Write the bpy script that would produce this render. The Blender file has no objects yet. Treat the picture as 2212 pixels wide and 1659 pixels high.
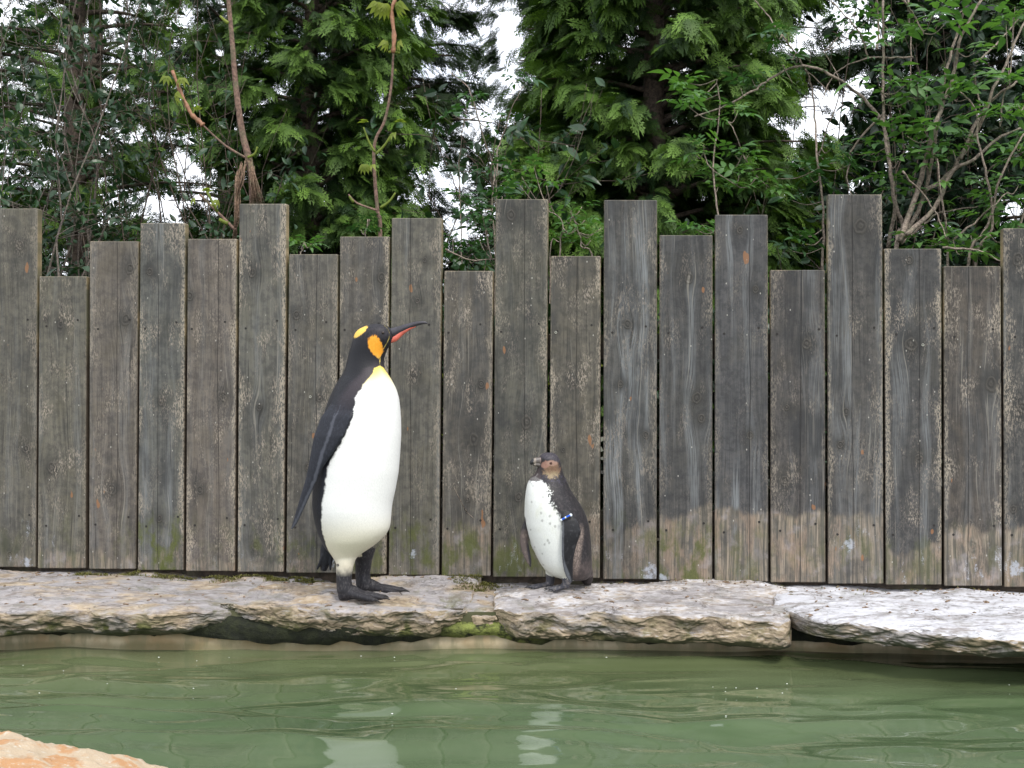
import bpy, bmesh, math, random
import numpy as np
from mathutils import Vector, Matrix, kdtree
from mathutils.bvhtree import BVHTree

S = bpy.context.scene
R = math.radians
rng = np.random.default_rng(7)
random.seed(7)

# ------------------------------------------------------------------ camera, sky, sun, exposure
F = 2670.0      # focal length in the units of the 2212 px wide photograph
CZ = 0.71       # camera height above the stone ledge
cam_d = bpy.data.cameras.new("camera"); cam = bpy.data.objects.new("camera", cam_d)
S.collection.objects.link(cam); S.camera = cam
cam.location = (0, 0, CZ); cam.rotation_euler = (R(90), 0, 0)
cam_d.sensor_width = 36; cam_d.lens = F / 2212 * 36
cam_d.clip_start = 0.05; cam_d.clip_end = 2000

world = bpy.data.worlds.new("World"); S.world = world; world.use_nodes = True
wn = world.node_tree.nodes; wl = world.node_tree.links
bg = wn["Background"]; sky = wn.new("ShaderNodeTexSky")
sky.sky_type = 'NISHITA'; sky.sun_disc = False
SUN_EL, SUN_AZ = 55, 152           # azimuth clockwise from +Y (the way the camera looks)
sky.sun_elevation = R(SUN_EL); sky.sun_rotation = R(SUN_AZ)
sky.air_density = 1.0; sky.dust_density = 2.5; sky.ozone_density = 1.0
bg.inputs[1].default_value = 0.15
tc = wn.new("ShaderNodeTexCoord"); cn = wn.new("ShaderNodeTexNoise"); cn.inputs["Scale"].default_value = 3.2; cn.inputs["Detail"].default_value = 5
wl.new(tc.outputs["Generated"], cn.inputs["Vector"])
cr_ = wn.new("ShaderNodeMapRange"); cr_.interpolation_type = 'SMOOTHSTEP'; wl.new(cn.outputs[0], cr_.inputs[0])
cr_.inputs[1].default_value = 0.28; cr_.inputs[2].default_value = 0.50; cr_.inputs[3].default_value = 0.45; cr_.inputs[4].default_value = 1.0
cm_ = wn.new("ShaderNodeMix"); cm_.data_type = 'RGBA'; wl.new(cr_.outputs[0], cm_.inputs[0]); wl.new(sky.outputs[0], cm_.inputs[6])
cm_.inputs[7].default_value = (8.6, 8.9, 9.6, 1); wl.new(cm_.outputs[2], bg.inputs[0])   # thin bright cloud
sun_d = bpy.data.lights.new("sun", 'SUN'); sun = bpy.data.objects.new("sun", sun_d)
S.collection.objects.link(sun)
sun_d.energy = 1.5; sun_d.angle = R(11); sun_d.color = (1.0, 0.95, 0.87)
sv = Vector((math.sin(R(SUN_AZ)) * math.cos(R(SUN_EL)), math.cos(R(SUN_AZ)) * math.cos(R(SUN_EL)), math.sin(R(SUN_EL))))
sun.rotation_euler = sv.to_track_quat('Z', 'Y').to_euler(); sun.location = (3, -4, 8)
S.view_settings.view_transform = 'Standard'; S.view_settings.look = 'None'
S.view_settings.exposure = 0.50; S.view_settings.gamma = 1
S.cycles.max_bounces = 6; S.cycles.transparent_max_bounces = 8

# ------------------------------------------------------------------ helpers
def tag(o, label=None, cat=None, group=None, kind=None):
    for k, v in (("label", label), ("category", cat), ("group", group), ("kind", kind)):
        if v: o[k] = v
    return o

def P(u, v, Y):                      # point of the 2212 px photograph at distance Y
    return Vector(((u - 1106) / F * Y, Y, CZ - (v - 829.5) / F * Y))

def empty(name, loc=(0, 0, 0)):
    o = bpy.data.objects.new(name, None); S.collection.objects.link(o); o.location = loc
    o.empty_display_size = 0.1
    return o

def mesh_np(name, V, Fa, smooth=False):
    me = bpy.data.meshes.new(name)
    V = np.asarray(V, dtype=np.float32); Fa = np.asarray(Fa, dtype=np.int32)
    k = Fa.shape[1]; n = len(Fa)
    me.vertices.add(len(V)); me.vertices.foreach_set("co", V.ravel())
    me.loops.add(n * k); me.loops.foreach_set("vertex_index", Fa.ravel())
    me.polygons.add(n); me.polygons.foreach_set("loop_start", np.arange(0, n * k, k, dtype=np.int32))
    me.polygons.foreach_set("loop_total", np.full(n, k, dtype=np.int32))
    me.polygons.foreach_set("use_smooth", np.full(n, smooth, dtype=bool))
    me.update(calc_edges=True)
    return me

def link(name, me, mat=None, parent=None, loc=None):
    o = bpy.data.objects.new(name, me); S.collection.objects.link(o)
    if mat and not me.materials: me.materials.append(mat)
    if parent: o.parent = parent
    if loc is not None: o.location = loc
    return o

_p = np.random.default_rng(3).permutation(256); _p = np.concatenate([_p, _p, _p])
_g = np.random.default_rng(4).normal(size=(256, 3)); _g /= np.linalg.norm(_g, axis=1)[:, None]
def pnoise(X, Y, Z):
    X, Y, Z = np.broadcast_arrays(X, Y, Z)
    xi, yi, zi = [np.floor(a).astype(int) for a in (X, Y, Z)]
    xf, yf, zf = X - xi, Y - yi, Z - zi
    xi &= 255; yi &= 255; zi &= 255
    f = lambda t: t * t * t * (t * (t * 6 - 15) + 10)
    u, v, w = f(xf), f(yf), f(zf)
    def gr(a, b, c):
        h = _p[_p[_p[(xi + a) & 255] + ((yi + b) & 255)] + ((zi + c) & 255)]
        g = _g[h]
        return g[..., 0] * (xf - a) + g[..., 1] * (yf - b) + g[..., 2] * (zf - c)
    L = lambda a, b, t: a + (b - a) * t
    return 1.6 * L(L(L(gr(0,0,0), gr(1,0,0), u), L(gr(0,1,0), gr(1,1,0), u), v),
                   L(L(gr(0,0,1), gr(1,0,1), u), L(gr(0,1,1), gr(1,1,1), u), v), w)
def fbm(X, Y, Z, o=4, g=0.5):
    s = 0; a = 1.0; f = 1.0
    for i in range(o):
        s = s + a * pnoise(X * f + 17.3 * i, Y * f - 9.1 * i, Z * f + 5.7 * i); a *= g; f *= 2.03
    return s
def sstep(a, b, x):
    t = np.clip((x - a) / (b - a), 0, 1); return t * t * (3 - 2 * t)

def tube(pts, rad, seg=6, flat=None):
    """closed tapered tube -> verts, quads (caps as fans of degenerate quads avoided: ends pinched)"""
    pts = [Vector(p) for p in pts]; n = len(pts); V = []
    t0 = (pts[1] - pts[0]).normalized()
    ref = Vector((0, 0, 1)) if abs(t0.z) < 0.9 else Vector((1, 0, 0))
    for i in range(n):
        t = (pts[min(i + 1, n - 1)] - pts[max(i - 1, 0)]).normalized()
        a = t.cross(ref).normalized(); b = a.cross(t).normalized(); ref = b
        r = rad[i]; ra, rb = (r if not isinstance(r, tuple) else r[0]), (r if not isinstance(r, tuple) else r[1])
        for k in range(seg):
            an = 2 * math.pi * k / seg
            V.append(pts[i] + a * (ra * math.cos(an)) + b * (rb * math.sin(an)))
    Q = []
    for i in range(n - 1):
        for k in range(seg):
            k2 = (k + 1) % seg
            Q.append((i * seg + k, i * seg + k2, (i + 1) * seg + k2, (i + 1) * seg + k))
    c0 = len(V); V.append(pts[0]); V.append(pts[-1])
    T = [(c0, (k + 1) % seg, k) for k in range(seg)] + [(c0 + 1, (n - 1) * seg + k, (n - 1) * seg + (k + 1) % seg) for k in range(seg)]
    return V, Q + T

class MB:                            # collects shapes for ONE mesh
    def __init__(s): s.V = []; s.F = []; s.ids = []
    def add(s, VF, pid=0):
        V, Fa = VF; b = len(s.V); s.V += [tuple(v) for v in V]
        s.F += [tuple(i + b for i in f) for f in Fa]; s.ids += [pid] * len(V)
    def mesh(s, name, smooth=True):
        me = bpy.data.meshes.new(name); me.from_pydata(s.V, [], s.F)
        me.polygons.foreach_set("use_smooth", np.full(len(me.polygons), smooth, dtype=bool)); me.update()
        return me

def smooth_path(pts, sub=4):
    pts = [Vector(p) for p in pts]
    if len(pts) < 3: return [pts[0].lerp(pts[-1], i / 3) for i in range(4)]
    out = []
    for i in range(len(pts) - 1):
        p0 = pts[max(i - 1, 0)]; p1 = pts[i]; p2 = pts[i + 1]; p3 = pts[min(i + 2, len(pts) - 1)]
        for k in range(sub):
            t = k / sub
            out.append(0.5 * ((2 * p1) + (p2 - p0) * t + (2 * p0 - 5 * p1 + 4 * p2 - p3) * t * t + (3 * p1 - p0 - 3 * p2 + p3) * t ** 3))
    out.append(pts[-1]); return out

# node helper
class NT:
    def __init__(s, name):
        s.m = bpy.data.materials.new(name); s.m.use_nodes = True; s.n = s.m.node_tree.nodes; s.l = s.m.node_tree.links
        s.b = s.n["Principled BSDF"]; s.out = s.n["Material Output"]
    def new(s, t, ins=None, **kw):
        nd = s.n.new(t)
        for k, v in kw.items(): setattr(nd, k, v)
        if ins:
            for k, v in ins.items(): s.set(nd.inputs[k], v)
        return nd
    def set(s, sock, v):
        if isinstance(v, bpy.types.NodeSocket): s.l.new(v, sock)
        elif v is not None:
            if sock.type == 'RGBA' and len(v) == 3: v = (*v, 1)
            sock.default_value = v
    def math(s, op, a, b=None, c=None, clamp=False):
        nd = s.n.new("ShaderNodeMath"); nd.operation = op; nd.use_clamp = clamp
        s.set(nd.inputs[0], a)
        if b is not None: s.set(nd.inputs[1], b)
        if c is not None: s.set(nd.inputs[2], c)
        return nd.outputs[0]
    def mix(s, f, a, b, blend='MIX'):
        nd = s.n.new("ShaderNodeMix"); nd.data_type = 'RGBA'; nd.blend_type = blend
        s.set(nd.inputs[0], f); s.set(nd.inputs[6], a); s.set(nd.inputs[7], b)
        return nd.outputs[2]
    def noise(s, vec, scale=1.0, detail=4, rough=0.55, dist=0.0):
        nd = s.new("ShaderNodeTexNoise", {"Vector": vec, "Scale": scale, "Detail": detail, "Roughness": rough, "Distortion": dist})
        return nd.outputs[0]
    def ss(s, a, b, x):              # smoothstep of x from a to b
        nd = s.n.new("ShaderNodeMapRange"); nd.interpolation_type = 'SMOOTHSTEP'
        s.set(nd.inputs[0], x); s.set(nd.inputs[1], a); s.set(nd.inputs[2], b); nd.inputs[3].default_value = 0; nd.inputs[4].default_value = 1
        return nd.outputs[0]
    def attr(s, name, typ='OBJECT', out=2):
        nd = s.n.new("ShaderNodeAttribute"); nd.attribute_type = typ; nd.attribute_name = name
        return nd.outputs[out]
    def comb(s, x, y, z):
        return s.new("ShaderNodeCombineXYZ", {0: x, 1: y, 2: z}).outputs[0]
    def sep(s, v):
        nd = s.new("ShaderNodeSeparateXYZ", {0: v}); return nd.outputs
    def bump(s, h, strength=0.5, dist=0.01, normal=None):
        nd = s.new("ShaderNodeBump", {"Height": h, "Strength": strength, "Distance": dist})
        if normal: s.l.new(normal, nd.inputs["Normal"])
        return nd.outputs[0]

# ------------------------------------------------------------------ materials
def wood_material():
    t = NT("weathered_wood")
    co = t.new("ShaderNodeTexCoord").outputs["Object"]
    x, y, z = t.sep(co)
    seed = t.attr("seed")
    xg = x
    ringsum = None; knotmask = None; dark = None
    for i in range(3):
        kv = t.attr("knot%d" % i, out=1); kx, kz, kr = t.sep(kv)
        dx = t.math('SUBTRACT', x, kx); dz = t.math('SUBTRACT', z, kz)
        ax = t.math('DIVIDE', dx, kr); az = t.math('DIVIDE', dz, t.math('MULTIPLY', kr, 1.25))
        d2 = t.math('ADD', t.math('MULTIPLY', ax, ax), t.math('MULTIPLY', az, az))
        az2 = t.math('DIVIDE', dz, t.math('MULTIPLY', kr, 5.0))
        e2 = t.math('ADD', t.math('MULTIPLY', t.math('MULTIPLY', ax, ax), 0.16), t.math('MULTIPLY', az2, az2))
        w = t.math('POWER', 2.718, t.math('MULTIPLY', e2, -1.0))
        # pull the grain round the knot
        xg = t.math('SUBTRACT', xg, t.math('MULTIPLY', t.math('MULTIPLY', dx, w), 0.75))
        d = t.math('ADD', t.math('SQRT', d2), t.math('MULTIPLY', t.math('SUBTRACT', t.noise(t.comb(t.math('MULTIPLY', x, 30.0), t.math('MULTIPLY', seed, 13.7), t.math('MULTIPLY', z, 22.0)), 1.0, 3), 0.5), 0.9))
        m = t.math('SUBTRACT', 1.0, t.ss(0.75, 1.15, d))
        rg = t.math('MULTIPLY', m, t.math('ADD', 0.5, t.math('MULTIPLY', t.math('SINE', t.math('MULTIPLY', d, 11.0)), 0.5)))
        halo = t.math('MULTIPLY', t.math('POWER', 2.718, t.math('MULTIPLY', d2, -0.24)), 1.0)
        knotmask = m if knotmask is None else t.math('MAXIMUM', knotmask, m)
        ringsum = rg if ringsum is None else t.math('ADD', ringsum, rg)
        dark = halo if dark is None else t.math('MAXIMUM', dark, halo)
    so = t.math('MULTIPLY', seed, 13.7)
    wob = t.math('MULTIPLY', t.math('SUBTRACT', t.noise(t.comb(t.math('MULTIPLY', x, 4.0), so, t.math('MULTIPLY', z, 1.6)), 1.0, 2), 0.5), 0.05)
    xw = t.math('ADD', xg, wob)
    fine = t.noise(t.comb(t.math('MULTIPLY', xw, 330.0), t.math('ADD', so, t.math('MULTIPLY', y, 60.0)), t.math('MULTIPLY', z, 9.0)), 1.0, 3, 0.6)
    med = t.noise(t.comb(t.math('MULTIPLY', xw, 90.0), t.math('ADD', so, t.math('MULTIPLY', y, 30.0)), t.math('MULTIPLY', z, 2.2)), 1.0, 3, 0.6)
    wide = t.noise(t.comb(t.math('MULTIPLY', xw, 22.0), so, t.math('MULTIPLY', z, 1.1)), 1.0, 2, 0.5)
    iso = t.comb(x, t.math('ADD', so, y), z)
    blot = t.noise(t.comb(t.math('MULTIPLY', x, 9.0), so, t.math('MULTIPLY', z, 4.0)), 1.0, 4, 0.6)
    spk = t.noise(iso, 230.0, 3, 0.7)
    spk2 = t.noise(t.comb(t.math('MULTIPLY', x, 260.0), so, t.math('MULTIPLY', z, 90.0)), 1.0, 3, 0.65)
    pat = t.noise(t.comb(t.math('MULTIPLY', x, 16.0), t.math('ADD', so, 3.0), t.math('MULTIPLY', z, 6.0)), 1.0, 4, 0.65)
    mott = t.noise(iso, 34.0, 5, 0.7); mott2 = t.noise(iso, 9.0, 3, 0.6)
    tone = t.mix(1.0, t.attr("tone", out=0), (1.04, 1.0, 0.95), 'MULTIPLY')
    col = t.mix(t.ss(0.25, 0.8, med), t.mix(1.0, tone, (0.62, 0.62, 0.63), 'MULTIPLY'), t.mix(1.0, tone, (1.28, 1.27, 1.25), 'MULTIPLY'))
    col = t.mix(t.math('MULTIPLY', t.ss(0.45, 0.75, fine), 0.28), col, t.mix(1.0, tone, (1.75, 1.75, 1.7), 'MULTIPLY'))
    col = t.mix(t.math('MULTIPLY', t.ss(0.5, 0.3, fine), 0.3), col, (0.03, 0.03, 0.03))
    col = t.mix(t.math('MULTIPLY', t.ss(0.46, 0.66, mott), 0.65), col, t.mix(1.0, tone, (0.50, 0.50, 0.52), 'MULTIPLY'))
    col = t.mix(t.math('MULTIPLY', t.ss(0.52, 0.36, mott), 0.35), col, t.mix(1.0, tone, (1.45, 1.38, 1.25), 'MULTIPLY'))
    col = t.mix(t.math('MULTIPLY', t.ss(0.45, 0.7, mott2), 0.35), col, t.mix(1.0, tone, (0.95, 0.9, 0.72), 'MULTIPLY'))
    # bleached blue-grey streaks along the grain
    st = t.math('MULTIPLY', t.ss(0.47, 0.70, wide), t.attr("streak"))
    st = t.math('MULTIPLY', st, t.ss(0.3, 0.6, fine))
    col = t.mix(st, col, (0.205, 0.217, 0.220))
    # dark damp blotches
    col = t.mix(t.math('MULTIPLY', t.ss(0.47, 0.70, blot), t.attr("blotch")), col, (0.035, 0.036, 0.037))
    # knots
    kcol = t.mix(t.math('MULTIPLY', ringsum, 0.45), (0.035, 0.032, 0.028), (0.12, 0.11, 0.092))
    col = t.mix(t.math('MULTIPLY', dark, t.math('ADD', 0.45, t.math('MULTIPLY', mott, 0.6))), col, (0.032, 0.031, 0.028))
    col = t.mix(t.math('MULTIPLY', knotmask, 0.6), col, kcol)
    thin = t.noise(t.comb(t.math('MULTIPLY', xw, 240.0), t.math('ADD', so, 31.0), t.math('MULTIPLY', z, 3.2)), 1.0, 2, 0.5)
    col = t.mix(t.math('MULTIPLY', t.ss(0.63, 0.70, thin), t.math('MULTIPLY', t.ss(0.42, 0.6, wide), 0.55)), col, (0.27, 0.25, 0.21))
    col = t.mix(t.math('MULTIPLY', t.ss(0.36, 0.29, thin), 0.65), col, (0.022, 0.021, 0.020))
    # worn tan specks, in patches
    worn = t.math('MULTIPLY', t.math('MULTIPLY', t.ss(0.48, 0.60, spk2), t.ss(0.45, 0.66, pat)), t.math('ADD', 0.25, t.math('MULTIPLY', t.ss(0.40, 0.60, mott2), 0.75)))
    col = t.mix(t.math('MULTIPLY', worn, t.attr("worn")), col, (0.34, 0.29, 0.235))
    # worn edges
    hw = t.attr("halfw")
    ed = t.math('SUBTRACT', hw, t.math('ABSOLUTE', x))
    edn = t.math('MULTIPLY', t.ss(0.022, 0.0, t.math('SUBTRACT', ed, t.math('MULTIPLY', t.math('SUBTRACT', pat, 0.52), 0.09))), t.ss(0.42, 0.56, spk2))
    col = t.mix(t.math('MULTIPLY', edn, t.attr("edge")), col, (0.36, 0.31, 0.24))
    # bare sides
    nrm = t.new("ShaderNodeNewGeometry").outputs["Normal"]
    # lower band where water and feathers scrub the boards
    hb = t.attr("band")
    bn = t.math('ADD', hb, t.math('MULTIPLY', t.math('SUBTRACT', t.noise(t.comb(t.math('MULTIPLY', x, 8.0), so, t.math('MULTIPLY', z, 1.5)), 1.0, 3), 0.5), 0.16))
    bn = t.math('ADD', bn, t.math('MULTIPLY', t.math('SUBTRACT', fine, 0.5), 0.05))
    bm = t.ss(0.012, -0.014, t.math('SUBTRACT', z, bn))
    ag0 = t.noise(t.comb(t.math('MULTIPLY', x, 26.0), t.math('ADD', so, 41.0), t.math('MULTIPLY', z, 9.0)), 1.0, 4, 0.65)
    tan = t.mix(t.ss(0.4, 0.62, med), (0.115, 0.105, 0.085), (0.30, 0.25, 0.19))
    tan = t.mix(t.math('MULTIPLY', t.ss(0.50, 0.66, mott), 0.6), tan, (0.10, 0.095, 0.075))
    tan = t.mix(t.math('MULTIPLY', t.ss(0.48, 0.62, pat), 0.75), tan, (0.31, 0.228, 0.165))
    tan = t.mix(t.math('MULTIPLY', t.ss(0.48, 0.6, fine), 0.6), tan, (0.075, 0.068, 0.055))
    tan = t.mix(t.math('MULTIPLY', t.ss(0.53, 0.7, t.noise(iso, 14.0, 4)), 0.55), tan, (0.33, 0.30, 0.30))
    bm = t.math('MULTIPLY', bm, t.math('ADD', 0.45, t.math('MULTIPLY', t.ss(0.36, 0.56, ag0), 0.55)))
    col = t.mix(t.math('MULTIPLY', bm, t.attr("bandamt")), col, tan)
    # algae rising from the foot
    ag = t.noise(t.comb(t.math('MULTIPLY', x, 14.0), t.math('ADD', so, 7.0), t.math('MULTIPLY', z, 8.0)), 1.0, 4, 0.65)
    am = t.math('MULTIPLY', t.ss(0.0, -0.16, t.math('SUBTRACT', z, t.math('MULTIPLY', ag, 0.42))), t.ss(0.44, 0.62, ag))
    col = t.mix(t.math('MULTIPLY', am, t.attr("algae")), col, t.mix(spk, (0.03, 0.045, 0.012), (0.14, 0.15, 0.04)))
    # splashes
    gw = t.noise(t.comb(t.math('MULTIPLY', x, 20.0), t.math('ADD', so, 11.0), t.math('MULTIPLY', z, 9.0)), 1.0, 5, 0.7)
    gm = t.math('MULTIPLY', t.ss(0.58, 0.70, gw), t.ss(0.30, 0.0, z))
    gm = t.math('MULTIPLY', gm, t.ss(0.40, 0.58, spk))
    col = t.mix(t.math('MULTIPLY', gm, t.attr("guano")), col, (0.55, 0.58, 0.64))
    sx_, sz_, sr_ = t.sep(t.attr("splash", out=1))
    sa = t.math('DIVIDE', t.math('SUBTRACT', x, sx_), sr_); sb = t.math('DIVIDE', t.math('SUBTRACT', z, sz_), t.math('MULTIPLY', sr_, 1.3))
    sm_ = t.math('POWER', 2.718, t.math('MULTIPLY', t.math('ADD', t.math('MULTIPLY', sa, sa), t.math('MULTIPLY', sb, sb)), -1.0))
    sm_ = t.ss(0.50, 0.64, t.math('ADD', t.math('MULTIPLY', sm_, 0.36), t.math('MULTIPLY', t.math('SUBTRACT', mott, 0.25), 0.95)))
    col = t.mix(t.math('MULTIPLY', t.math('MULTIPLY', sm_, 0.6), t.ss(0.001, 0.002, sr_)), col, (0.47, 0.51, 0.58))
    # orange bare spots
    og = t.noise(t.comb(t.math('MULTIPLY', x, 24.0), t.math('ADD', so, 23.0), t.math('MULTIPLY', z, 9.0)), 1.0, 2, 0.4)
    col = t.mix(t.math('MULTIPLY', t.ss(0.735, 0.75, og), 0.8), col, (0.27, 0.13, 0.06))
    # pale specks
    vo = t.new("ShaderNodeTexVoronoi", {"Vector": t.comb(t.math('MULTIPLY', x, 42.0), so, t.math('MULTIPLY', z, 26.0)), "Scale": 1.0})
    dot = t.math('MULTIPLY', t.ss(0.11, 0.06, vo.outputs[0]), t.ss(0.70, 0.75, t.sep(vo.outputs[1])[0]))
    col = t.mix(t.math('MULTIPLY', dot, 0.75), col, (0.45, 0.43, 0.38))
    # drying crack
    cxn = t.math('ADD', t.attr("crack"), t.math('MULTIPLY', t.math('SUBTRACT', wob, 0.0), 0.5))
    ck = t.ss(0.0014, 0.0004, t.math('ABSOLUTE', t.math('SUBTRACT', x, cxn)))
    col = t.mix(t.math('MULTIPLY', ck, 0.85), col, (0.015, 0.013, 0.012))
    # sawn edges (sides and tops) warmer, greenish wood; lower sides darkened to paint the gaps' shade
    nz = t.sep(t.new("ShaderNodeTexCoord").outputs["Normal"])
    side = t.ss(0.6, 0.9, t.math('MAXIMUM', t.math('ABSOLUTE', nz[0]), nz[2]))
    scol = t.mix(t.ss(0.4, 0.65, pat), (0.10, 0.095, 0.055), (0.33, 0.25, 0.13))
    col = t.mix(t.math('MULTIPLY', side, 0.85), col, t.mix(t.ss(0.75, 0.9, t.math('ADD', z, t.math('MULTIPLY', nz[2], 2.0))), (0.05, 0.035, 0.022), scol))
    t.set(t.b.inputs["Base Color"], col)
    t.set(t.b.inputs["Roughness"], t.math('ADD', 0.62, t.math('MULTIPLY', fine, 0.25)))
    t.b.inputs["Specular IOR Level"].default_value = 0.35
    h = t.math('ADD', t.math('MULTIPLY', fine, 0.5), t.math('MULTIPLY', med, 0.8))
    h = t.math('ADD', h, t.math('MULTIPLY', ringsum, 0.4))
    h = t.math('SUBTRACT', h, t.math('MULTIPLY', ck, 2.0))
    h = t.math('ADD', h, t.math('MULTIPLY', spk, 0.3))
    t.l.new(t.bump(h, 0.6, 0.005), t.b.inputs["Normal"])
    return t.m

def rock_material(name, whiteness, warm, moss=1.0, orange=0.0):
    t = NT(name)
    co = t.new("ShaderNodeNewGeometry"); pos = co.outputs["Position"]; nrm = t.sep(co.outputs["Normal"])
    z = t.sep(pos)[2]
    mp = t.new("ShaderNodeMapping", {"Vector": pos, "Scale": (1.0, 1.6, 3.2)}).outputs[0]
    big = t.noise(mp, 5.0, 5, 0.6); mid = t.noise(mp, 21.0, 6, 0.7, 0.4); fine = t.noise(t.new('ShaderNodeMapping', {'Vector': pos, 'Scale': (0.55, 1.2, 2.4)}).outputs[0], 60.0, 5, 0.62); gr = t.noise(pos, 420.0, 2, 0.6)
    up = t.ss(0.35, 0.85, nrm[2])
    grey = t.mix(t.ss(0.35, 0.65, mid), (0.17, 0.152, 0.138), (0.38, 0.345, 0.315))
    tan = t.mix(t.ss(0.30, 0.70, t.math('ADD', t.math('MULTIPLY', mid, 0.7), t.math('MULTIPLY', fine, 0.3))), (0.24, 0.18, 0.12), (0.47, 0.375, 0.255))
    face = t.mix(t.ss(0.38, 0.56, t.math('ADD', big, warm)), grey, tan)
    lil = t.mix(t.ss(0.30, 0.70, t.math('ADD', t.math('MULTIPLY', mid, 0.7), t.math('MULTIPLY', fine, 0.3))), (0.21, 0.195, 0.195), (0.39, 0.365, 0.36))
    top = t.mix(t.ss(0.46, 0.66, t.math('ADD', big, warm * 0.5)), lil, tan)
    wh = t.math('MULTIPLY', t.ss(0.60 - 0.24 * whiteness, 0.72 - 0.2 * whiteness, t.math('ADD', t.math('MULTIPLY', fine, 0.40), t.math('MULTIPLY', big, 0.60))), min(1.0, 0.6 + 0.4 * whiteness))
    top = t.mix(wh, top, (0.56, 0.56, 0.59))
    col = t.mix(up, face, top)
    if orange:
        col = t.mix(t.math('MULTIPLY', t.ss(0.42, 0.62, mid), orange), col, (0.55, 0.30, 0.15))
    # thin dark seams and pits
    sm = t.new("ShaderNodeMapping", {"Vector": pos, "Scale": (0.7, 1.2, 5.0)}).outputs[0]
    rd = t.math('ABSOLUTE', t.math('SUBTRACT', t.noise(sm, 11.0, 6, 0.6, 0.8), 0.5))
    cr = t.math('MULTIPLY', t.ss(0.02, 0.0, rd), t.ss(0.40, 0.60, t.noise(pos, 8.0, 3)))
    col = t.mix(t.math('MULTIPLY', cr, 0.75), col, (0.05, 0.038, 0.026))
    pit = t.ss(0.34, 0.24, fine)
    col = t.mix(t.math('MULTIPLY', pit, 0.4), col, (0.09, 0.065, 0.045))
    col = t.mix(t.math('MULTIPLY', t.ss(0.66, 0.74, t.noise(pos, 60.0, 4)), 0.45), col, (0.27, 0.16, 0.09))
    col = t.mix(t.math('MULTIPLY', t.ss(0.52, 0.64, t.noise(t.new('ShaderNodeMapping', {'Vector': pos, 'Scale': (0.6, 1.3, 2.0)}).outputs[0], 15.0, 5, 0.7)), 0.55), col, (0.13, 0.095, 0.065))
    # moss creeping up from the waterline and in hollows
    mz = t.ss(0.0, -0.10, t.math('ADD', z, t.math('MULTIPLY', t.math('SUBTRACT', big, 0.5), 0.16)))
    ms = t.math('MULTIPLY', t.math('ADD', t.math('MULTIPLY', mz, 0.9), 0.15), t.ss(0.50, 0.64, t.noise(pos, 13.0, 5, 0.65)))
    col = t.mix(t.math('MULTIPLY', ms, moss, clamp=True), col, t.mix(fine, (0.025, 0.035, 0.008), (0.16, 0.16, 0.04)))
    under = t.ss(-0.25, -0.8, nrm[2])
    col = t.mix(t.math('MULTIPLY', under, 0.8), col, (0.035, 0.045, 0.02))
    t.set(t.b.inputs["Base Color"], col); t.b.inputs["Roughness"].default_value = 0.82
    h = t.math('ADD', t.math('MULTIPLY', mid, 1.0), t.math('ADD', t.math('MULTIPLY', fine, 0.45), t.math('MULTIPLY', gr, 0.12)))
    h = t.math('SUBTRACT', h, t.math('MULTIPLY', cr, 0.6))
    t.l.new(t.bump(h, 0.5, 0.010), t.b.inputs["Normal"])
    return t.m

def leaf_material(name, c1, c2, trans=0.35, rough=0.5, spec=0.35, attr=True):
    t = NT(name)
    if attr:
        k = t.attr("tint", 'GEOMETRY', 2)
    else:
        oi = t.new("ShaderNodeObjectInfo").outputs["Random"]
        k = t.math('ADD', t.math('MULTIPLY', oi, 0.7), t.math('MULTIPLY', t.noise(t.new("ShaderNodeTexCoord").outputs["Object"], 40.0, 2), 0.3))
    col = t.mix(k, c1, c2)
    t.set(t.b.inputs["Base Color"], col); t.b.inputs["Roughness"].default_value = rough
    t.b.inputs["Specular IOR Level"].default_value = spec
    tr = t.new("ShaderNodeBsdfTranslucent"); t.set(tr.inputs[0], t.mix(1.0, col, (1.3, 1.5, 0.6), 'MULTIPLY'))
    mx = t.new("ShaderNodeMixShader", {0: trans}); t.l.new(t.b.outputs[0], mx.inputs[1]); t.l.new(tr.outputs[0], mx.inputs[2])
    t.l.new(mx.outputs[0], t.out.inputs[0])
    return t.m

def bark_material(name, c1, c2, scale=60):
    t = NT(name); co = t.new("ShaderNodeTexCoord").outputs["Object"]
    n1 = t.noise(co, scale, 4, 0.65); n2 = t.noise(co, scale * 0.2, 3)
    col = t.mix(t.ss(0.35, 0.65, n1), c1, c2); col = t.mix(t.math('MULTIPLY', t.ss(0.5, 0.7, n2), 0.5), col, (0.10, 0.12, 0.06))
    t.set(t.b.inputs["Base Color"], col); t.b.inputs["Roughness"].default_value = 0.85
    t.l.new(t.bump(n1, 0.6, 0.004), t.b.inputs["Normal"]); return t.m

def plain(name, c, rough=0.6, metal=0.0, noise=0.25, scale=60):
    t = NT(name); co = t.new("ShaderNodeTexCoord").outputs["Object"]
    n = t.noise(co, scale, 3); k = t.ss(0.3, 0.7, n)
    t.set(t.b.inputs["Base Color"], t.mix(k, tuple(a * (1 - noise) for a in c), tuple(min(1, a * (1 + noise)) for a in c)))
    t.b.inputs["Roughness"].default_value = rough; t.b.inputs["Metallic"].default_value = metal
    return t.m

M = {}
M['wood'] = wood_material()
M['dark_wood'] = bark_material("dark_wood", (0.035, 0.028, 0.02), (0.10, 0.075, 0.055), 30)
M['nail'] = plain("rusty_nail", (0.02, 0.017, 0.015), 0.7, 0.2)
M['washer'] = plain("pale_metal", (0.45, 0.45, 0.38), 0.4, 0.3)

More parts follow.
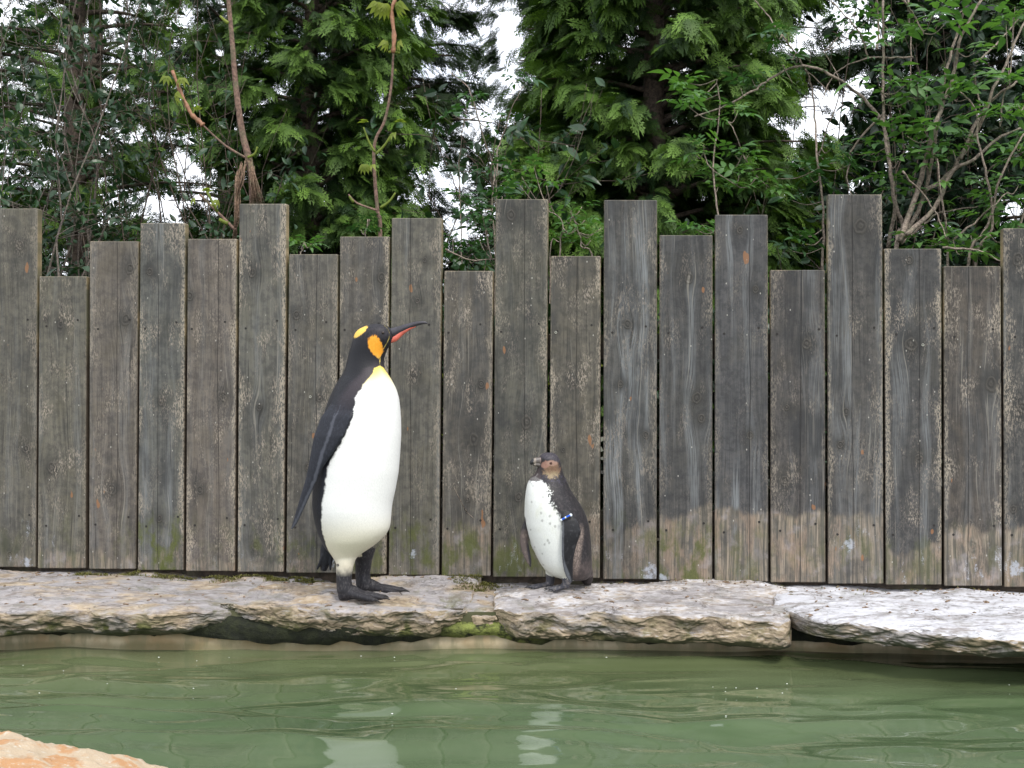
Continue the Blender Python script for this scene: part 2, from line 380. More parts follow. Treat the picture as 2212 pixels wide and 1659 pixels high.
# ------------------------------------------------------------------ structure: water, wall, ground
FS, FY0 = -0.1246, 4.482
def fence_pt(u, v=None):             # point of the fence's front face seen at photo column u
    t = (u - 1106) / F; Y = FY0 / (1 - FS * t)
    return Vector((t * Y, Y, 0 if v is None else CZ - (v - 829.5) / F * Y))
WZ = -0.163

def wall_y(x): return 4.04 - 0.035 * x
def build_water():
    nx, ny = 620, 420
    xs = np.linspace(-5, 5, nx); tt = np.linspace(0, 1, ny)
    X, T = np.meshgrid(xs, tt, indexing='ij')
    Y = 1.5 + (wall_y(X) + 0.05 - 1.5) * T
    wx = 0.35 * fbm(X * 0.9, Y * 1.5, 3.1 + 0 * X, 2); wy = 0.10 * fbm(X * 1.3, Y * 2.2, 9.7 + 0 * X, 2)
    A = 0.021 * pnoise(X * 0.9 + wx, (Y + wy) * 3.0 + X * 0.25, 0.5 + 0 * X)
    rg_ = pnoise(X * 0.75 + wx * 2, (Y + wy * 1.6) * 2.6 + X * 0.3, 14.5 + 0 * X); A += 0.016 * (1 - 1.6 * np.sqrt(rg_ ** 2 + .012)) ** 2
    rg_ = pnoise(X * 1.5 - wx * 2, (Y - wy * 1.6) * 5.2 - X * 0.5, 24.5 + 0 * X); A += 0.0045 * (1 - 1.6 * np.sqrt(rg_ ** 2 + .01)) ** 2
    A -= .008
    A += 0.0125 * pnoise(X * 2.1 + wx * 3, (Y + wy * 2) * 6.5 - X * 0.5, 4.5 + 0 * X)
    A += 0.0032 * pnoise(X * 5.0 + wx * 6, (Y + wy) * 14 + X * 1.2, 8.5 + 0 * X)
    A += 0.00022 * pnoise(X * 14 + wx * 6, Y * 30, 2.5 + 0 * X)
    Z = WZ + A * (0.70 + 0.30 * np.clip((wall_y(X) - Y) / 0.6, 0, 1))
    V = np.stack([X, Y, Z], -1).reshape(-1, 3)
    i = np.arange(nx * ny).reshape(nx, ny)
    Q = np.stack([i[:-1, :-1], i[1:, :-1], i[1:, 1:], i[:-1, 1:]], -1).reshape(-1, 4)
    t = NT("pond_water")
    pos = t.new("ShaderNodeNewGeometry").outputs["Position"]; y = t.sep(pos)[1]
    cl = t.noise(t.new("ShaderNodeMapping", {"Vector": pos, "Scale": (0.8, 2.0, 1)}).outputs[0], 1.6, 4)
    col = t.mix(t.ss(0.35, 0.65, cl), (0.058, 0.092, 0.041), (0.088, 0.126, 0.064))
    col = t.mix(t.math('MULTIPLY', t.ss(3.3, 4.05, t.math('ADD', y, t.math('MULTIPLY', cl, 0.25))), 0.28), col, (0.15, 0.13, 0.055))
    t.set(t.b.inputs["Base Color"], col); t.b.inputs["Roughness"].default_value = 0.025
    t.b.inputs["IOR"].default_value = 1.45; t.b.inputs["Specular IOR Level"].default_value = 0.5
    h = t.noise(t.new("ShaderNodeMapping", {"Vector": pos, "Scale": (1, 2.4, 1)}).outputs[0], 16.0, 3)
    t.l.new(t.bump(h, 0.05, 0.004), t.b.inputs["Normal"])
    tag(link("water", mesh_np("water", V, Q, True), t.m), kind="structure")
build_water()

def build_wall():
    t = NT("pool_render"); pos = t.new("ShaderNodeNewGeometry").outputs["Position"]; z = t.sep(pos)[2]
    n = t.noise(pos, 9.0, 5); n2 = t.noise(t.new("ShaderNodeMapping", {"Vector": pos, "Scale": (1, 1, 0.3)}).outputs[0], 30.0, 4)
    col = t.mix(t.ss(0.35, 0.65, n), (0.34, 0.24, 0.125), (0.50, 0.42, 0.28))
    col = t.mix(t.math('MULTIPLY', t.ss(0.44, 0.60, n2), 0.6), col, (0.22, 0.205, 0.115))
    col = t.mix(t.math('MULTIPLY', t.ss(-0.12, -0.085, t.math('ADD', z, t.math('MULTIPLY', n, 0.03))), 0.85), col, (0.03, 0.045, 0.012))
    col = t.mix(t.math('MULTIPLY', t.ss(WZ + .030, WZ + .008, t.math('ADD', z, t.math('MULTIPLY', t.math('SUBTRACT', n, .5), .03))), 0.6), col, (0.13, 0.12, 0.05))
    t.set(t.b.inputs["Base Color"], col); t.b.inputs["Roughness"].default_value = 0.6
    t.l.new(t.bump(n2, 0.3, 0.004), t.b.inputs["Normal"])
    nx, nz = 260, 26; xs = np.linspace(-5, 5, nx); zs = np.linspace(-0.5, -0.035, nz)
    X, Z = np.meshgrid(xs, zs, indexing='ij')
    Y = wall_y(X) + 0.012 * fbm(X * 2, Z * 5, 1 + 0 * X, 3)
    Vf = np.stack([X, Y, Z], -1).reshape(-1, 3); i = np.arange(nx * nz).reshape(nx, nz)
    Q = np.stack([i[:-1, :-1], i[1:, :-1], i[1:, 1:], i[:-1, 1:]], -1).reshape(-1, 4)
    tag(link("pool_wall", mesh_np("pool_wall", Vf, Q, True), t.m), kind="structure")
build_wall()

def ground():
    t = NT("soil"); pos = t.new("ShaderNodeNewGeometry").outputs["Position"]
    n = t.noise(pos, 6.0, 6, 0.7); n2 = t.noise(pos, 60.0, 4, 0.7)
    col = t.mix(t.ss(0.4, 0.65, n), (0.045, 0.035, 0.022), (0.05, 0.075, 0.025)); col = t.mix(t.math('MULTIPLY', n2, 0.5), col, (0.11, 0.085, 0.055))
    t.set(t.b.inputs["Base Color"], col); t.b.inputs["Roughness"].default_value = 0.95
    t.l.new(t.bump(n2, 0.8, 0.02), t.b.inputs["Normal"])
    # one sheet with a rectangular opening for the pool
    o = [(-700, -700), (700, -700), (700, 900), (-700, 900)]
    inn = [(-5, 1.52), (5, 1.52), (5, wall_y(5) + 0.012), (-5, wall_y(-5) + 0.012)]
    V = [(x, y, -0.04) for x, y in o] + [(x, y, -0.04) for x, y in inn] + [(x, y, -0.6) for x, y in inn]
    Fa = [(0, 1, 5, 4), (1, 2, 6, 5), (2, 3, 7, 6), (3, 0, 4, 7), (4, 5, 9, 8), (5, 6, 10, 9), (7, 4, 8, 11), (8, 9, 10, 11)]
    me = bpy.data.meshes.new("ground"); me.from_pydata(V, [], Fa); me.update()
    tag(link("ground", me, t.m), kind="structure")
ground()

# ------------------------------------------------------------------ stone slabs
slab_objs = []
def slab(label, us, fY, fZ, thick, bY, mat, seed, under=0.03, lip=0.0, skewL=0.0, skewR=0.0, rough=1.0, nx=300, endp=26, lay=1.0, corners=()):
    """us: photo columns (at the front edge); fY/fZ/thick: lists at those columns"""
    us = np.array(us, float); fY = np.array(fY, float); xs = (us - 1106) / F * fY
    s = np.linspace(-1, 1, nx); s = np.sign(s) * (1 - (1 - np.abs(s)) ** 1.35)
    x = xs[0] + (s + 1) / 2 * (xs[-1] - xs[0])
    yf = np.interp(x, xs, fY); zt = np.interp(x, xs, fZ); th = np.interp(x, xs, thick)
    yf = yf + 0.028 * fbm(x * 2.1, seed + 0 * x, 0 * x, 2) + 0.010 * fbm(x * 9, seed + 2 + 0 * x, 0 * x, 3) * rough
    yb = np.interp(x, xs, np.broadcast_to(bY, xs.shape))
    a = []; b = []
    for k in np.linspace(1, -1, 100): a.append(k); b.append(1)
    for k in np.linspace(1, -1, 54)[1:]: a.append(-1); b.append(k)
    for k in np.linspace(-1, 1, 24)[1:]: a.append(k); b.append(-1)
    for k in np.linspace(-1, 1, 6)[1:-1]: a.append(1); b.append(k)
    a = np.array(a, float); b = np.array(b, float)
    m = 5.5; sc = (np.abs(a) ** m + np.abs(b) ** m) ** (-1 / m); a2 = a * sc; b2 = b * sc
    e = (1 - np.abs(s) ** endp) ** (1 / endp); e = np.maximum(e, 0.02)
    A, E = np.meshgrid(a2, e); B = np.meshgrid(b2, e)[0]
    Xg = np.repeat(x[:, None], len(a), 1); yc = ((yf + yb) / 2)[:, None]; hy = ((yb - yf) / 2)[:, None]
    zc = (zt - th / 2)[:, None]; hz = (th / 2)[:, None]
    Y = yc + A * hy; Z = zc + B * hz * E
    tback = np.clip((Y - yf[:, None]) / 0.6, 0, 1.2)
    Xg = Xg + tback * (skewL * (s[:, None] < 0) * np.abs(s[:, None]) ** 3 + skewR * (s[:, None] > 0) * np.abs(s[:, None]) ** 3)
    front = sstep(-0.80, -1.0, A)
    Y = Y + front * under * np.clip((1 - B) / 2, 0, 1) ** 1.5
    topm = sstep(0.6, 1.0, B)
    # layered flakes on the top
    n1 = fbm(Xg * 2.3, Y * 5.0, seed + 0 * Z, 4); st = np.floor(n1 * 5) + sstep(0.72, 1.0, n1 * 5 - np.floor(n1 * 5))
    Z = Z + topm * (0.0035 * st * lay + 0.0035 * fbm(Xg * 6, Y * 10, seed + 3 + 0 * Z, 4))
    # strata on the front face
    q = fbm(Xg * 7.0, Z * 15, seed + 7 + 0 * Z, 4); qs = np.floor(q * 4) + sstep(0.6, 1.0, q * 4 - np.floor(q * 4))
    Y = Y - front * (0.0055 * qs + 0.006 * fbm(Xg * 14, Z * 30, seed + 9 + 0 * Z, 4)) * rough
    Xg = Xg + 0.006 * fbm(Xg * 11, Y * 11, Z * 25 + seed, 3); Z = Z + (1 - topm) * 0.010 * fbm(Xg * 7, Y * 7, Z * 9 + seed, 4)
    for (am, wd, sg_) in corners:
        q_ = np.clip(1 - (np.abs((x - x[-1]) if sg_ > 0 else (x - x[0])) / wd), 0, 1)[:, None] ** 2
        Y = Y + am * q_ * np.clip(1 - tback * 1.2, 0, 1)
    Z = Z + 0.0012 * fbm(Xg * 45, Y * 45, Z * 45 + seed, 3)
    nb = len(a); n = nx
    V = np.stack([Xg, Y, Z], -1).reshape(-1, 3)
    i = np.arange(n * nb).reshape(n, nb); j = np.roll(i, -1, axis=1)
    Q = np.stack([i[:-1], j[:-1], j[1:], i[1:]], -1).reshape(-1, 4)
    o = link("stone_slab", mesh_np("stone_slab", V, Q, True), mat)
    tag(o, label, "stone slab", "stone slabs edging the pool"); slab_objs.append(o)
    return o
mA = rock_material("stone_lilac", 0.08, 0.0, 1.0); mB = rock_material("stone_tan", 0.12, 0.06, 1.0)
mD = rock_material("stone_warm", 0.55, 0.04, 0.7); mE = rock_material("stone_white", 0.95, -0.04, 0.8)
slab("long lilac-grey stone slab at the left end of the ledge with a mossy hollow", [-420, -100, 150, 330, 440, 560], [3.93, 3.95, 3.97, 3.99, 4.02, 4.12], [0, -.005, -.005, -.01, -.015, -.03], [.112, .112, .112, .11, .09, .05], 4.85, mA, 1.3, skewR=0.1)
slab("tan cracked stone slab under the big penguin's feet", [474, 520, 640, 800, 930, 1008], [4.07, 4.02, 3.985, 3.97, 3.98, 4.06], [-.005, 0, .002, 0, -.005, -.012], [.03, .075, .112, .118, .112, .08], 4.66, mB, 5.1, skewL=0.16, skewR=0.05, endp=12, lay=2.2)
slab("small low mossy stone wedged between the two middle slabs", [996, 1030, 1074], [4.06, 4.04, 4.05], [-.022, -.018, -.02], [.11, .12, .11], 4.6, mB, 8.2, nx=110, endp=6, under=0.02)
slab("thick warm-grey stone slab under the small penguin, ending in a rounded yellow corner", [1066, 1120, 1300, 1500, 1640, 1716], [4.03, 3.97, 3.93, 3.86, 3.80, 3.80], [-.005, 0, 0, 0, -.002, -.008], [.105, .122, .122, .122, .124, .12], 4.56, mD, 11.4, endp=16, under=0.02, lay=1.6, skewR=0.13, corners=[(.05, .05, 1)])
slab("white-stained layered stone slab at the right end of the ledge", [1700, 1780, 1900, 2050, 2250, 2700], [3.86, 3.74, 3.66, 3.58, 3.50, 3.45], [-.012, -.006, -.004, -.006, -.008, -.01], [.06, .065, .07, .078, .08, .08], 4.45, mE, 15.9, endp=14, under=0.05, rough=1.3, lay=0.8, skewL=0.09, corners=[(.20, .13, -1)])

dg = bpy.context.evaluated_depsgraph_get()
slab_bvh = [BVHTree.FromObject(o, dg) for o in slab_objs]
def top_z(x, y):
    zs = []
    for b in slab_bvh:
        h = b.ray_cast(Vector((x, y, 1)), Vector((0, 0, -1)))
        if h[0] is not None: zs.append(h[0].z)
    return max(zs) if zs else -0.04

# lower mossy ledge; near-black colour and low sag paint the overhang's shadow
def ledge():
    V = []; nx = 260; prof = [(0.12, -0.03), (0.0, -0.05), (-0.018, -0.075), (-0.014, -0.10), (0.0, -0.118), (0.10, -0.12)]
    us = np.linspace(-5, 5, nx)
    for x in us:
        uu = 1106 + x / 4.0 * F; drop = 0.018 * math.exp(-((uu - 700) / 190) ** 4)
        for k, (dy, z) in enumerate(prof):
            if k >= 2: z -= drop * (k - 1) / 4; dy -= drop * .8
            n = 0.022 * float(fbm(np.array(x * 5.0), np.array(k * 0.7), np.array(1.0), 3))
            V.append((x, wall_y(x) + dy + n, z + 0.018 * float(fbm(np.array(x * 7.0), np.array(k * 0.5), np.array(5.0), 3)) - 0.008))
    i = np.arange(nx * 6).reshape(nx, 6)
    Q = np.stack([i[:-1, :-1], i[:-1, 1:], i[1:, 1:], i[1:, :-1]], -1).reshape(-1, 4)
    t = NT("shadow_toned_mossy_mortar"); pos = t.new("ShaderNodeNewGeometry").outputs["Position"]
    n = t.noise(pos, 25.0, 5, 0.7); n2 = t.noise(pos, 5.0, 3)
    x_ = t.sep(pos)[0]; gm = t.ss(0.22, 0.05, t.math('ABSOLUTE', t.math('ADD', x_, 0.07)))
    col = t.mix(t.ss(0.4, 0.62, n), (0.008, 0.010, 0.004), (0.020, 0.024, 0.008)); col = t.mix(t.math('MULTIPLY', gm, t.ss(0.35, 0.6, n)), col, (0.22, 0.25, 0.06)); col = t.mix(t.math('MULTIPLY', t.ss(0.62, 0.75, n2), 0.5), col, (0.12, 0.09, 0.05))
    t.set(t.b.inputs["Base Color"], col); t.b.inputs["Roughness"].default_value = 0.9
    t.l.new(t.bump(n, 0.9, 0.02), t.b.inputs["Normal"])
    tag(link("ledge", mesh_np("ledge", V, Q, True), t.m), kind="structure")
ledge()

# ------------------------------------------------------------------ fence
edB = [-32, 79, 188, 295, 399, 510, 615, 729, 837, 951, 1062, 1182, 1300, 1421, 1541, 1662, 1786, 1911, 2037, 2167, 2297]
edT = [-28, 83, 190, 301, 403, 514, 621, 732, 844, 957, 1068, 1186, 1302, 1422, 1542, 1661, 1785, 1908, 2036, 2164, 2294]
tops = [450, 597, 521, 482, 516, 440, 549, 511, 471, 585, 430, 553, 432, 508, 464, 583, 420, 537, 575, 493]
bots = lambda u: 1225 + (1268 - 1225) * u / 2212
# tone, streak, blotch, worn, edge, band, bandamt, algae, guano, crack, knots [(u, v, r px)]
PD = [
 ((.108,.106,.092), .25, .5, .5, .3, .05, .4, .2, .9, 9, [(42,530,11),(55,970,9),(20,1200,8)]),
 ((.112,.110,.093), .35, .4, .9, .3, .06, .8, .3, .5, 9, [(112,1010,12),(132,700,9),(100,690,5)]),
 ((.118,.109,.098), .30, .4, .6, .3, .06, .9, .3, .2, .02, [(241,1058,12),(280,580,11),(270,690,12)]),
 ((.100,.105,.100), .55, .7, .9, .8, .07, .6, 1.0, .2, -.01, [(324,588,8),(350,868,9),(345,1120,8)]),
 ((.124,.113,.102), .20, .4, .9, .8, .04, .9, .2, .1, .03, [(483,856,10),(410,640,9),(432,1058,9)]),
 ((.108,.110,.100), .30, .4, .9, .9, .05, .4, .5, .2, 9, [(545,590,10),(552,1178,11),(560,880,7)]),
 ((.104,.102,.092), .25, .6, .9, .5, .05, .4, .5, .9, .02, [(640,680,9),(690,860,8),(665,1010,8)]),
 ((.096,.093,.086), .20, .7, .8, .9, .05, .4, .7, .1, 9, [(824,600,11),(770,960,8),(760,1130,8)]),
 ((.116,.115,.102), .50, .3, .6, .4, .08, .3, .9, .4, -.01, [(918,562,6),(902,650,6),(893,810,9)]),
 ((.100,.095,.084), .20, .6, 1.0, .5, .18, .9, .9, .1, 9, [(1024,950,14),(1040,830,8),(1010,1080,6)]),
 ((.088,.089,.078), .15, .6, .8, .5, .12, .5, .8, .5, .02, [(1138,912,14),(1104,465,11),(1120,1075,9)]),
 ((.098,.094,.080), .15, .6, 1.0, .7, .22, .8, .5, .1, .01, [(1237,825,9),(1217,972,6),(1210,560,8)]),
 ((.085,.087,.086), .95, .7, .5, .3, .20, .55, .6, .5, 9, [(1356,700,10),(1340,830,7),(1395,940,7)]),
 ((.074,.076,.078), .60, .5, .5, .2, .245, .9, .9, .1, 9, [(1488,600,11),(1505,860,12),(1515,905,9)]),
 ((.084,.087,.093), 1.0, .5, .3, .3, .25, 1.0, .5, .1, .03, [(1598,498,8),(1632,625,7),(1620,940,8)]),
 ((.078,.076,.076), .45, .8, .5, .2, .25, 1.0, .3, .1, .01, [(1695,1040,10),(1742,742,11),(1700,880,7)]),
 ((.086,.086,.085), .65, .7, .6, .5, .235, .8, .5, 1.0, -.01, [(1860,490,15),(1828,890,8),(1815,960,8)]),
 ((.078,.080,.082), .60, .7, .9, .9, .13, .9, .4, .7, .02, [(1968,745,14),(1965,562,9),(1985,990,9)]),
 ((.090,.082,.074), .35, .6, 1.0, .6, .19, 1.0, .3, .9, -.02, [(2140,830,15),(2102,1180,13),(2052,1005,10)]),
 ((.080,.082,.082), .50, .7, .9, .4, .22, 1.0, .2, .9, 9, [(2200,560,13),(2210,880,12),(2190,1100,8)]),
]
def build_fence():
    root = empty("wooden_fence", (0, FY0, 0))
    tag(root, "weathered grey fence of upright boards with uneven tops behind the stone ledge", "fence")
    yaw = math.atan(FS)
    th = 0.038
    nailm = bpy.data.meshes.new("nail")
    V, Fa = tube([(0, 0.002, 0), (0, -0.0008, 0)], [0.0043, 0.0043], 8); nailm.from_pydata([tuple(v) for v in V], [], Fa); nailm.materials.append(M['nail'])
    wash = bpy.data.meshes.new("washer"); b = bmesh.new()
    ring = []
    for k in range(14):
        an = 2 * math.pi * k / 14; c, s_ = math.cos(an), math.sin(an)
        ring.append([b.verts.new((c * r, yy, s_ * r)) for r, yy in ((0.0048, 0), (0.0043, -0.0015), (0.0030, -0.0015), (0.0026, 0))])
    for k in range(14):
        for q in range(3): b.faces.new((ring[k][q], ring[k][q + 1], ring[(k + 1) % 14][q + 1], ring[(k + 1) % 14][q]))
    b.to_mesh(wash); b.free(); wash.materials.append(M['washer'])
    dirx = Vector((math.cos(yaw), math.sin(yaw), 0))
    specs = []
    for i in range(20):
        vb = bots((edB[i] + edB[i + 1]) / 2)
        g = 2.7 if i != 11 else 4
        gr = 2.7
        specs.append((fence_pt(edB[i] + (g if i else 2), vb), fence_pt(edB[i + 1] - (4.5 if i == 11 else gr), vb), fence_pt(edT[i] + g, tops[i]), fence_pt(edT[i + 1] - (4.5 if i == 11 else gr), tops[i]), PD[i]))
    # boards that continue the fence beyond the frame
    r2 = random.Random(5)
    for side in (-1, 1):
        for k in range(7):
            if side < 0: e = specs[0][0].dot(dirx) - 0.008 - k * 0.198; a, c = e - 0.19, e
            else: e = fence_pt(2297, 0).dot(dirx) + 0.008 + k * 0.198; a, c = e, e + 0.19
            base = Vector((0, FY0, 0)); off = base.dot(dirx)
            h = 1.05 + 0.25 * r2.random()
            pa = base + dirx * (a - off); pc = base + dirx * (c - off)
            pd = PD[3 if side < 0 else 16]
            ks = [(None, r2.uniform(-.05, .05), r2.uniform(.1, 1.0), .016) for _ in range(3)]
            specs.append((pa + Vector((0, 0, .01)), pc + Vector((0, 0, .01)), pa + Vector((0, 0, h)), pc + Vector((0, 0, h)), pd[:10] + (ks,)))
    for idx, (bl, br, tl, tr, pd) in enumerate(specs):
        ori = (bl + br) / 2
        inv = Matrix.Rotation(-yaw, 3, 'Z')
        L = [inv @ (p - ori) for p in (bl, br, tr, tl)]
        b = bmesh.new(); rr = random.Random(idx)
        dy = rr.uniform(-0.004, 0.004)
        fr = [b.verts.new((p.x, dy, p.z)) for p in L]; bk = [b.verts.new((p.x, dy + th, p.z)) for p in L]
        b.faces.new(fr); b.faces.new(bk[::-1])
        for k in range(4): b.faces.new((fr[k], bk[k], bk[(k + 1) % 4], fr[(k + 1) % 4]))
        bmesh.ops.recalc_face_normals(b, faces=b.faces)
        bmesh.ops.bevel(b, geom=[e for e in b.edges], offset=0.0028, segments=1, affect='EDGES')
        me = bpy.data.meshes.new("plank"); b.to_mesh(me); b.free()
        o = link("plank", me, M['wood'], root)
        o.location = ori - root.location; o.rotation_euler = (0, 0, yaw)
        o["seed"] = float(idx) + 0.37; o["tone"] = [float(c) * (0.86 if 12 <= idx < 20 else 1.0) for c in pd[0]]; o["streak"] = float(pd[1]); o["blotch"] = float(pd[2]); o["worn"] = float(pd[3])
        o["edge"] = float(pd[4]); o["band"] = float(pd[5]); o["bandamt"] = float(pd[6]); o["algae"] = float(pd[7]); o["guano"] = float(pd[8]); o["crack"] = float(pd[9])
        o["halfw"] = float((L[1].x - L[0].x) / 2)
        for k, kn in enumerate(pd[10]):
            if kn[0] is None: kx, kz, kr = kn[1:]
            else:
                p = fence_pt(kn[0], kn[1]); q = inv @ (p - ori); kx, kz, kr = q.x, q.z, kn[2] / F * p.y
            o["knot%d" % k] = [float(kx), float(kz), float(kr)]
        spl = {0: (60, 1222, 26), 8: (892, 1196, 14), 12: (1405, 1238, 30), 13: (1436, 1246, 20), 16: (1832, 1176, 24), 18: (2120, 1246, 14), 19: (2195, 1225, 24), 6: (715, 1215, 14), 3: (300, 820, 8)}.get(idx)
        o['splash'] = [9.0, 9.0, 0.0]
        if spl:
            p = fence_pt(spl[0], spl[1]); q = inv @ (p - ori); o['splash'] = [float(q.x), float(q.z), spl[2] / F * p.y]
        if idx < 20:
            for (uo, vv) in ((0.16, 705), (0.84, 690), (0.16, 1132), (0.84, 1112)):
                hw = o["halfw"]; x = -hw + 2 * hw * uo + rr.uniform(-.008, .008)
                z = (CZ - (vv + idx * 1.2 - 829.5) / F * ori.y) - ori.z + rr.uniform(-.006, .006)
                n = link("nail", nailm, None, o, (x, dy - 0.0004, z))
                n.rotation_euler = (0, rr.uniform(0, 3), 0)
    for (u, v, i) in ((1201, 718, 11), (1993, 745, 17), (671, 857, 6), (1160, 1262 * .0 + 1000, 10)):
        o = [c for c in root.children if c.name.startswith("plank")][0]
    planks = sorted([c for c in root.children if c.name.startswith("plank")], key=lambda c: c["seed"])
    for (u, v, i) in ((1201, 718, 11), (1993, 745, 17), (671, 857, 6)):
        p = fence_pt(u, v); q = Matrix.Rotation(-yaw, 3, 'Z') @ (p - (planks[i].location + root.location))
        link("washer", wash, None, planks[i], (q.x, -0.005, q.z))
    # rails and posts behind, gravel board at the foot
    for z in (0.16, 0.80):
        bx = bpy.data.meshes.new("rail"); V = []
        for sx in (-3.4, 3.3):
            for yy, zz in ((0, 0), (0.045, 0), (0.045, 0.09), (0, 0.09)): V.append((sx, yy, zz))
        bx.from_pydata(V, [], [(0, 1, 2, 3), (7, 6, 5, 4), (0, 4, 5, 1), (1, 5, 6, 2), (2, 6, 7, 3), (3, 7, 4, 0)])
        o = link("rail", bx, M['dark_wood'], root, (0, th + 0.006, z)); o.rotation_euler = (0, 0, yaw)
    for x in (-2.6, -0.8, 1.0, 2.8):
        bx = bpy.data.meshes.new("post"); V = []
        for zz in (-0.05, 1.0):
            for xx, yy in ((-.04, 0), (.04, 0), (.04, .08), (-.04, .08)): V.append((xx, yy, zz))
        bx.from_pydata(V, [], [(3, 2, 1, 0), (4, 5, 6, 7), (0, 1, 5, 4), (1, 2, 6, 5), (2, 3, 7, 6), (3, 0, 4, 7)])
        o = link("post", bx, M['dark_wood'], root, (x, th + 0.052 + FS * x, 0)); o.rotation_euler = (0, 0, yaw)
    bx = bpy.data.meshes.new("gravel_board"); V = []
    for sx in (-3.4, 3.3):
        for yy, zz in ((0, -.03), (0.03, -.03), (0.03, 0.14), (0, 0.14)): V.append((sx, yy, zz))
    bx.from_pydata(V, [], [(0, 1, 2, 3), (7, 6, 5, 4), (0, 4, 5, 1), (1, 5, 6, 2), (2, 6, 7, 3), (3, 7, 4, 0)])
    o = link("gravel_board", bx, M['dark_wood'], root, (0, th + 0.008, 0)); o.rotation_euler = (0, 0, yaw)
    o.location.z = 0
    return root
build_fence()

# ------------------------------------------------------------------ birds
def ell_loft(rows, seg=72, p=2.0):
    """rows: (z, xl, xr, yc, yr) bottom or top first -> verts, faces"""
    V = []
    for (z, xl, xr, yc, yr) in rows:
        cx, rx = (xl + xr) / 2, (xr - xl) / 2
        for k in range(seg):
            a = 2 * math.pi * k / seg; c, s_ = math.cos(a), math.sin(a)
            V.append((cx + rx * math.copysign(abs(c) ** (2 / p), c), yc + yr * math.copysign(abs(s_) ** (2 / p), s_), z))
    n = len(rows); Q = []
    for i in range(n - 1):
        for k in range(seg):
            k2 = (k + 1) % seg; Q.append((i * seg + k, i * seg + k2, (i + 1) * seg + k2, (i + 1) * seg + k))
    Q.append(tuple(range(seg))[::-1]); Q.append(tuple((n - 1) * seg + k for k in range(seg)))
    return V, Q
def resample(rows, n):
    rows = np.array(sorted(rows, key=lambda r: r[0]), float); t = np.linspace(rows[0, 0], rows[-1, 0], n)
    out = [t]
    for c in range(1, rows.shape[1]):                      # smooth interpolation (Catmull-Rom through linear + blur)
        v = np.interp(t, rows[:, 0], rows[:, c]); k = np.array([1, 2, 3, 2, 1], float); k /= k.sum()
        vp = np.concatenate([np.full(2, v[0]), v, np.full(2, v[-1])]); w = np.convolve(vp, k, 'valid'); w[0] = v[0]; w[-1] = v[-1]
        out.append(w)
    return [tuple(r) for r in np.stack(out, 1)]

def remesh(mb, name, voxel, it=3):
    me = mb.mesh(name); o = bpy.data.objects.new("tmp", me); S.collection.objects.link(o)
    md = o.modifiers.new("r", 'REMESH'); md.mode = 'VOXEL'; md.voxel_size = voxel; md.use_smooth_shade = True
    sm = o.modifiers.new("s", 'SMOOTH'); sm.iterations = it; sm.factor = 0.5
    d = bpy.context.evaluated_depsgraph_get(); out = bpy.data.meshes.new_from_object(o.evaluated_get(d))
    bpy.data.objects.remove(o); out.name = name
    co = np.empty(len(out.vertices) * 3, np.float32); out.vertices.foreach_get("co", co); co = co.reshape(-1, 3)
    out.polygons.foreach_set("use_smooth", np.ones(len(out.polygons), bool))
    src = np.array(mb.V); kd = kdtree.KDTree(len(src))
    for i, v in enumerate(src): kd.insert(v, i)
    kd.balance(); ids = np.array(mb.ids)
    pid = np.array([ids[kd.find(c)[1]] for c in co])
    return out, co, pid
def set_col(me, C, rough=None):
    a = me.color_attributes.new("pigment", 'FLOAT_COLOR', 'POINT')
    C4 = np.concatenate([np.clip(C, 0, 1), np.ones((len(C), 1))], 1).astype(np.float32); a.data.foreach_set("color", C4.ravel())
def feather_material(name):
    t = NT(name); c = t.attr("pigment", 'GEOMETRY', 0); co = t.new("ShaderNodeTexCoord").outputs["Object"]
    n = t.noise(t.new("ShaderNodeMapping", {"Vector": co, "Scale": (1, 1, 0.35)}).outputs[0], 420.0, 3, 0.6); n2 = t.noise(co, 60.0, 3)
    col = t.mix(1.0, c, t.mix(n, (0.82, 0.82, 0.82), (1.16, 1.16, 1.16)), 'MULTIPLY')
    t.set(t.b.inputs["Base Color"], col); t.b.inputs["Roughness"].default_value = 0.50; t.b.inputs["Specular IOR Level"].default_value = 0.28
    t.b.inputs["Sheen Weight"].default_value = 0.04; t.b.inputs["Sheen Roughness"].default_value = 0.5
    vo = t.new("ShaderNodeTexVoronoi", {"Vector": t.new("ShaderNodeMapping", {"Vector": co, "Scale": (1, 1, 0.55)}).outputs[0], "Scale": 240.0}).outputs[0]
    n = t.math('ADD', n, t.math('MULTIPLY', vo, 1.2))
    t.l.new(t.bump(t.math('ADD', n, t.math('MULTIPLY', n2, 1.5)), 0.11, 0.003), t.b.inputs["Normal"])
    return t.m
def lerp_c(C, m, c):
    m = np.clip(m, 0, 1)[:, None]; return C * (1 - m) + np.array(c)[None] * m
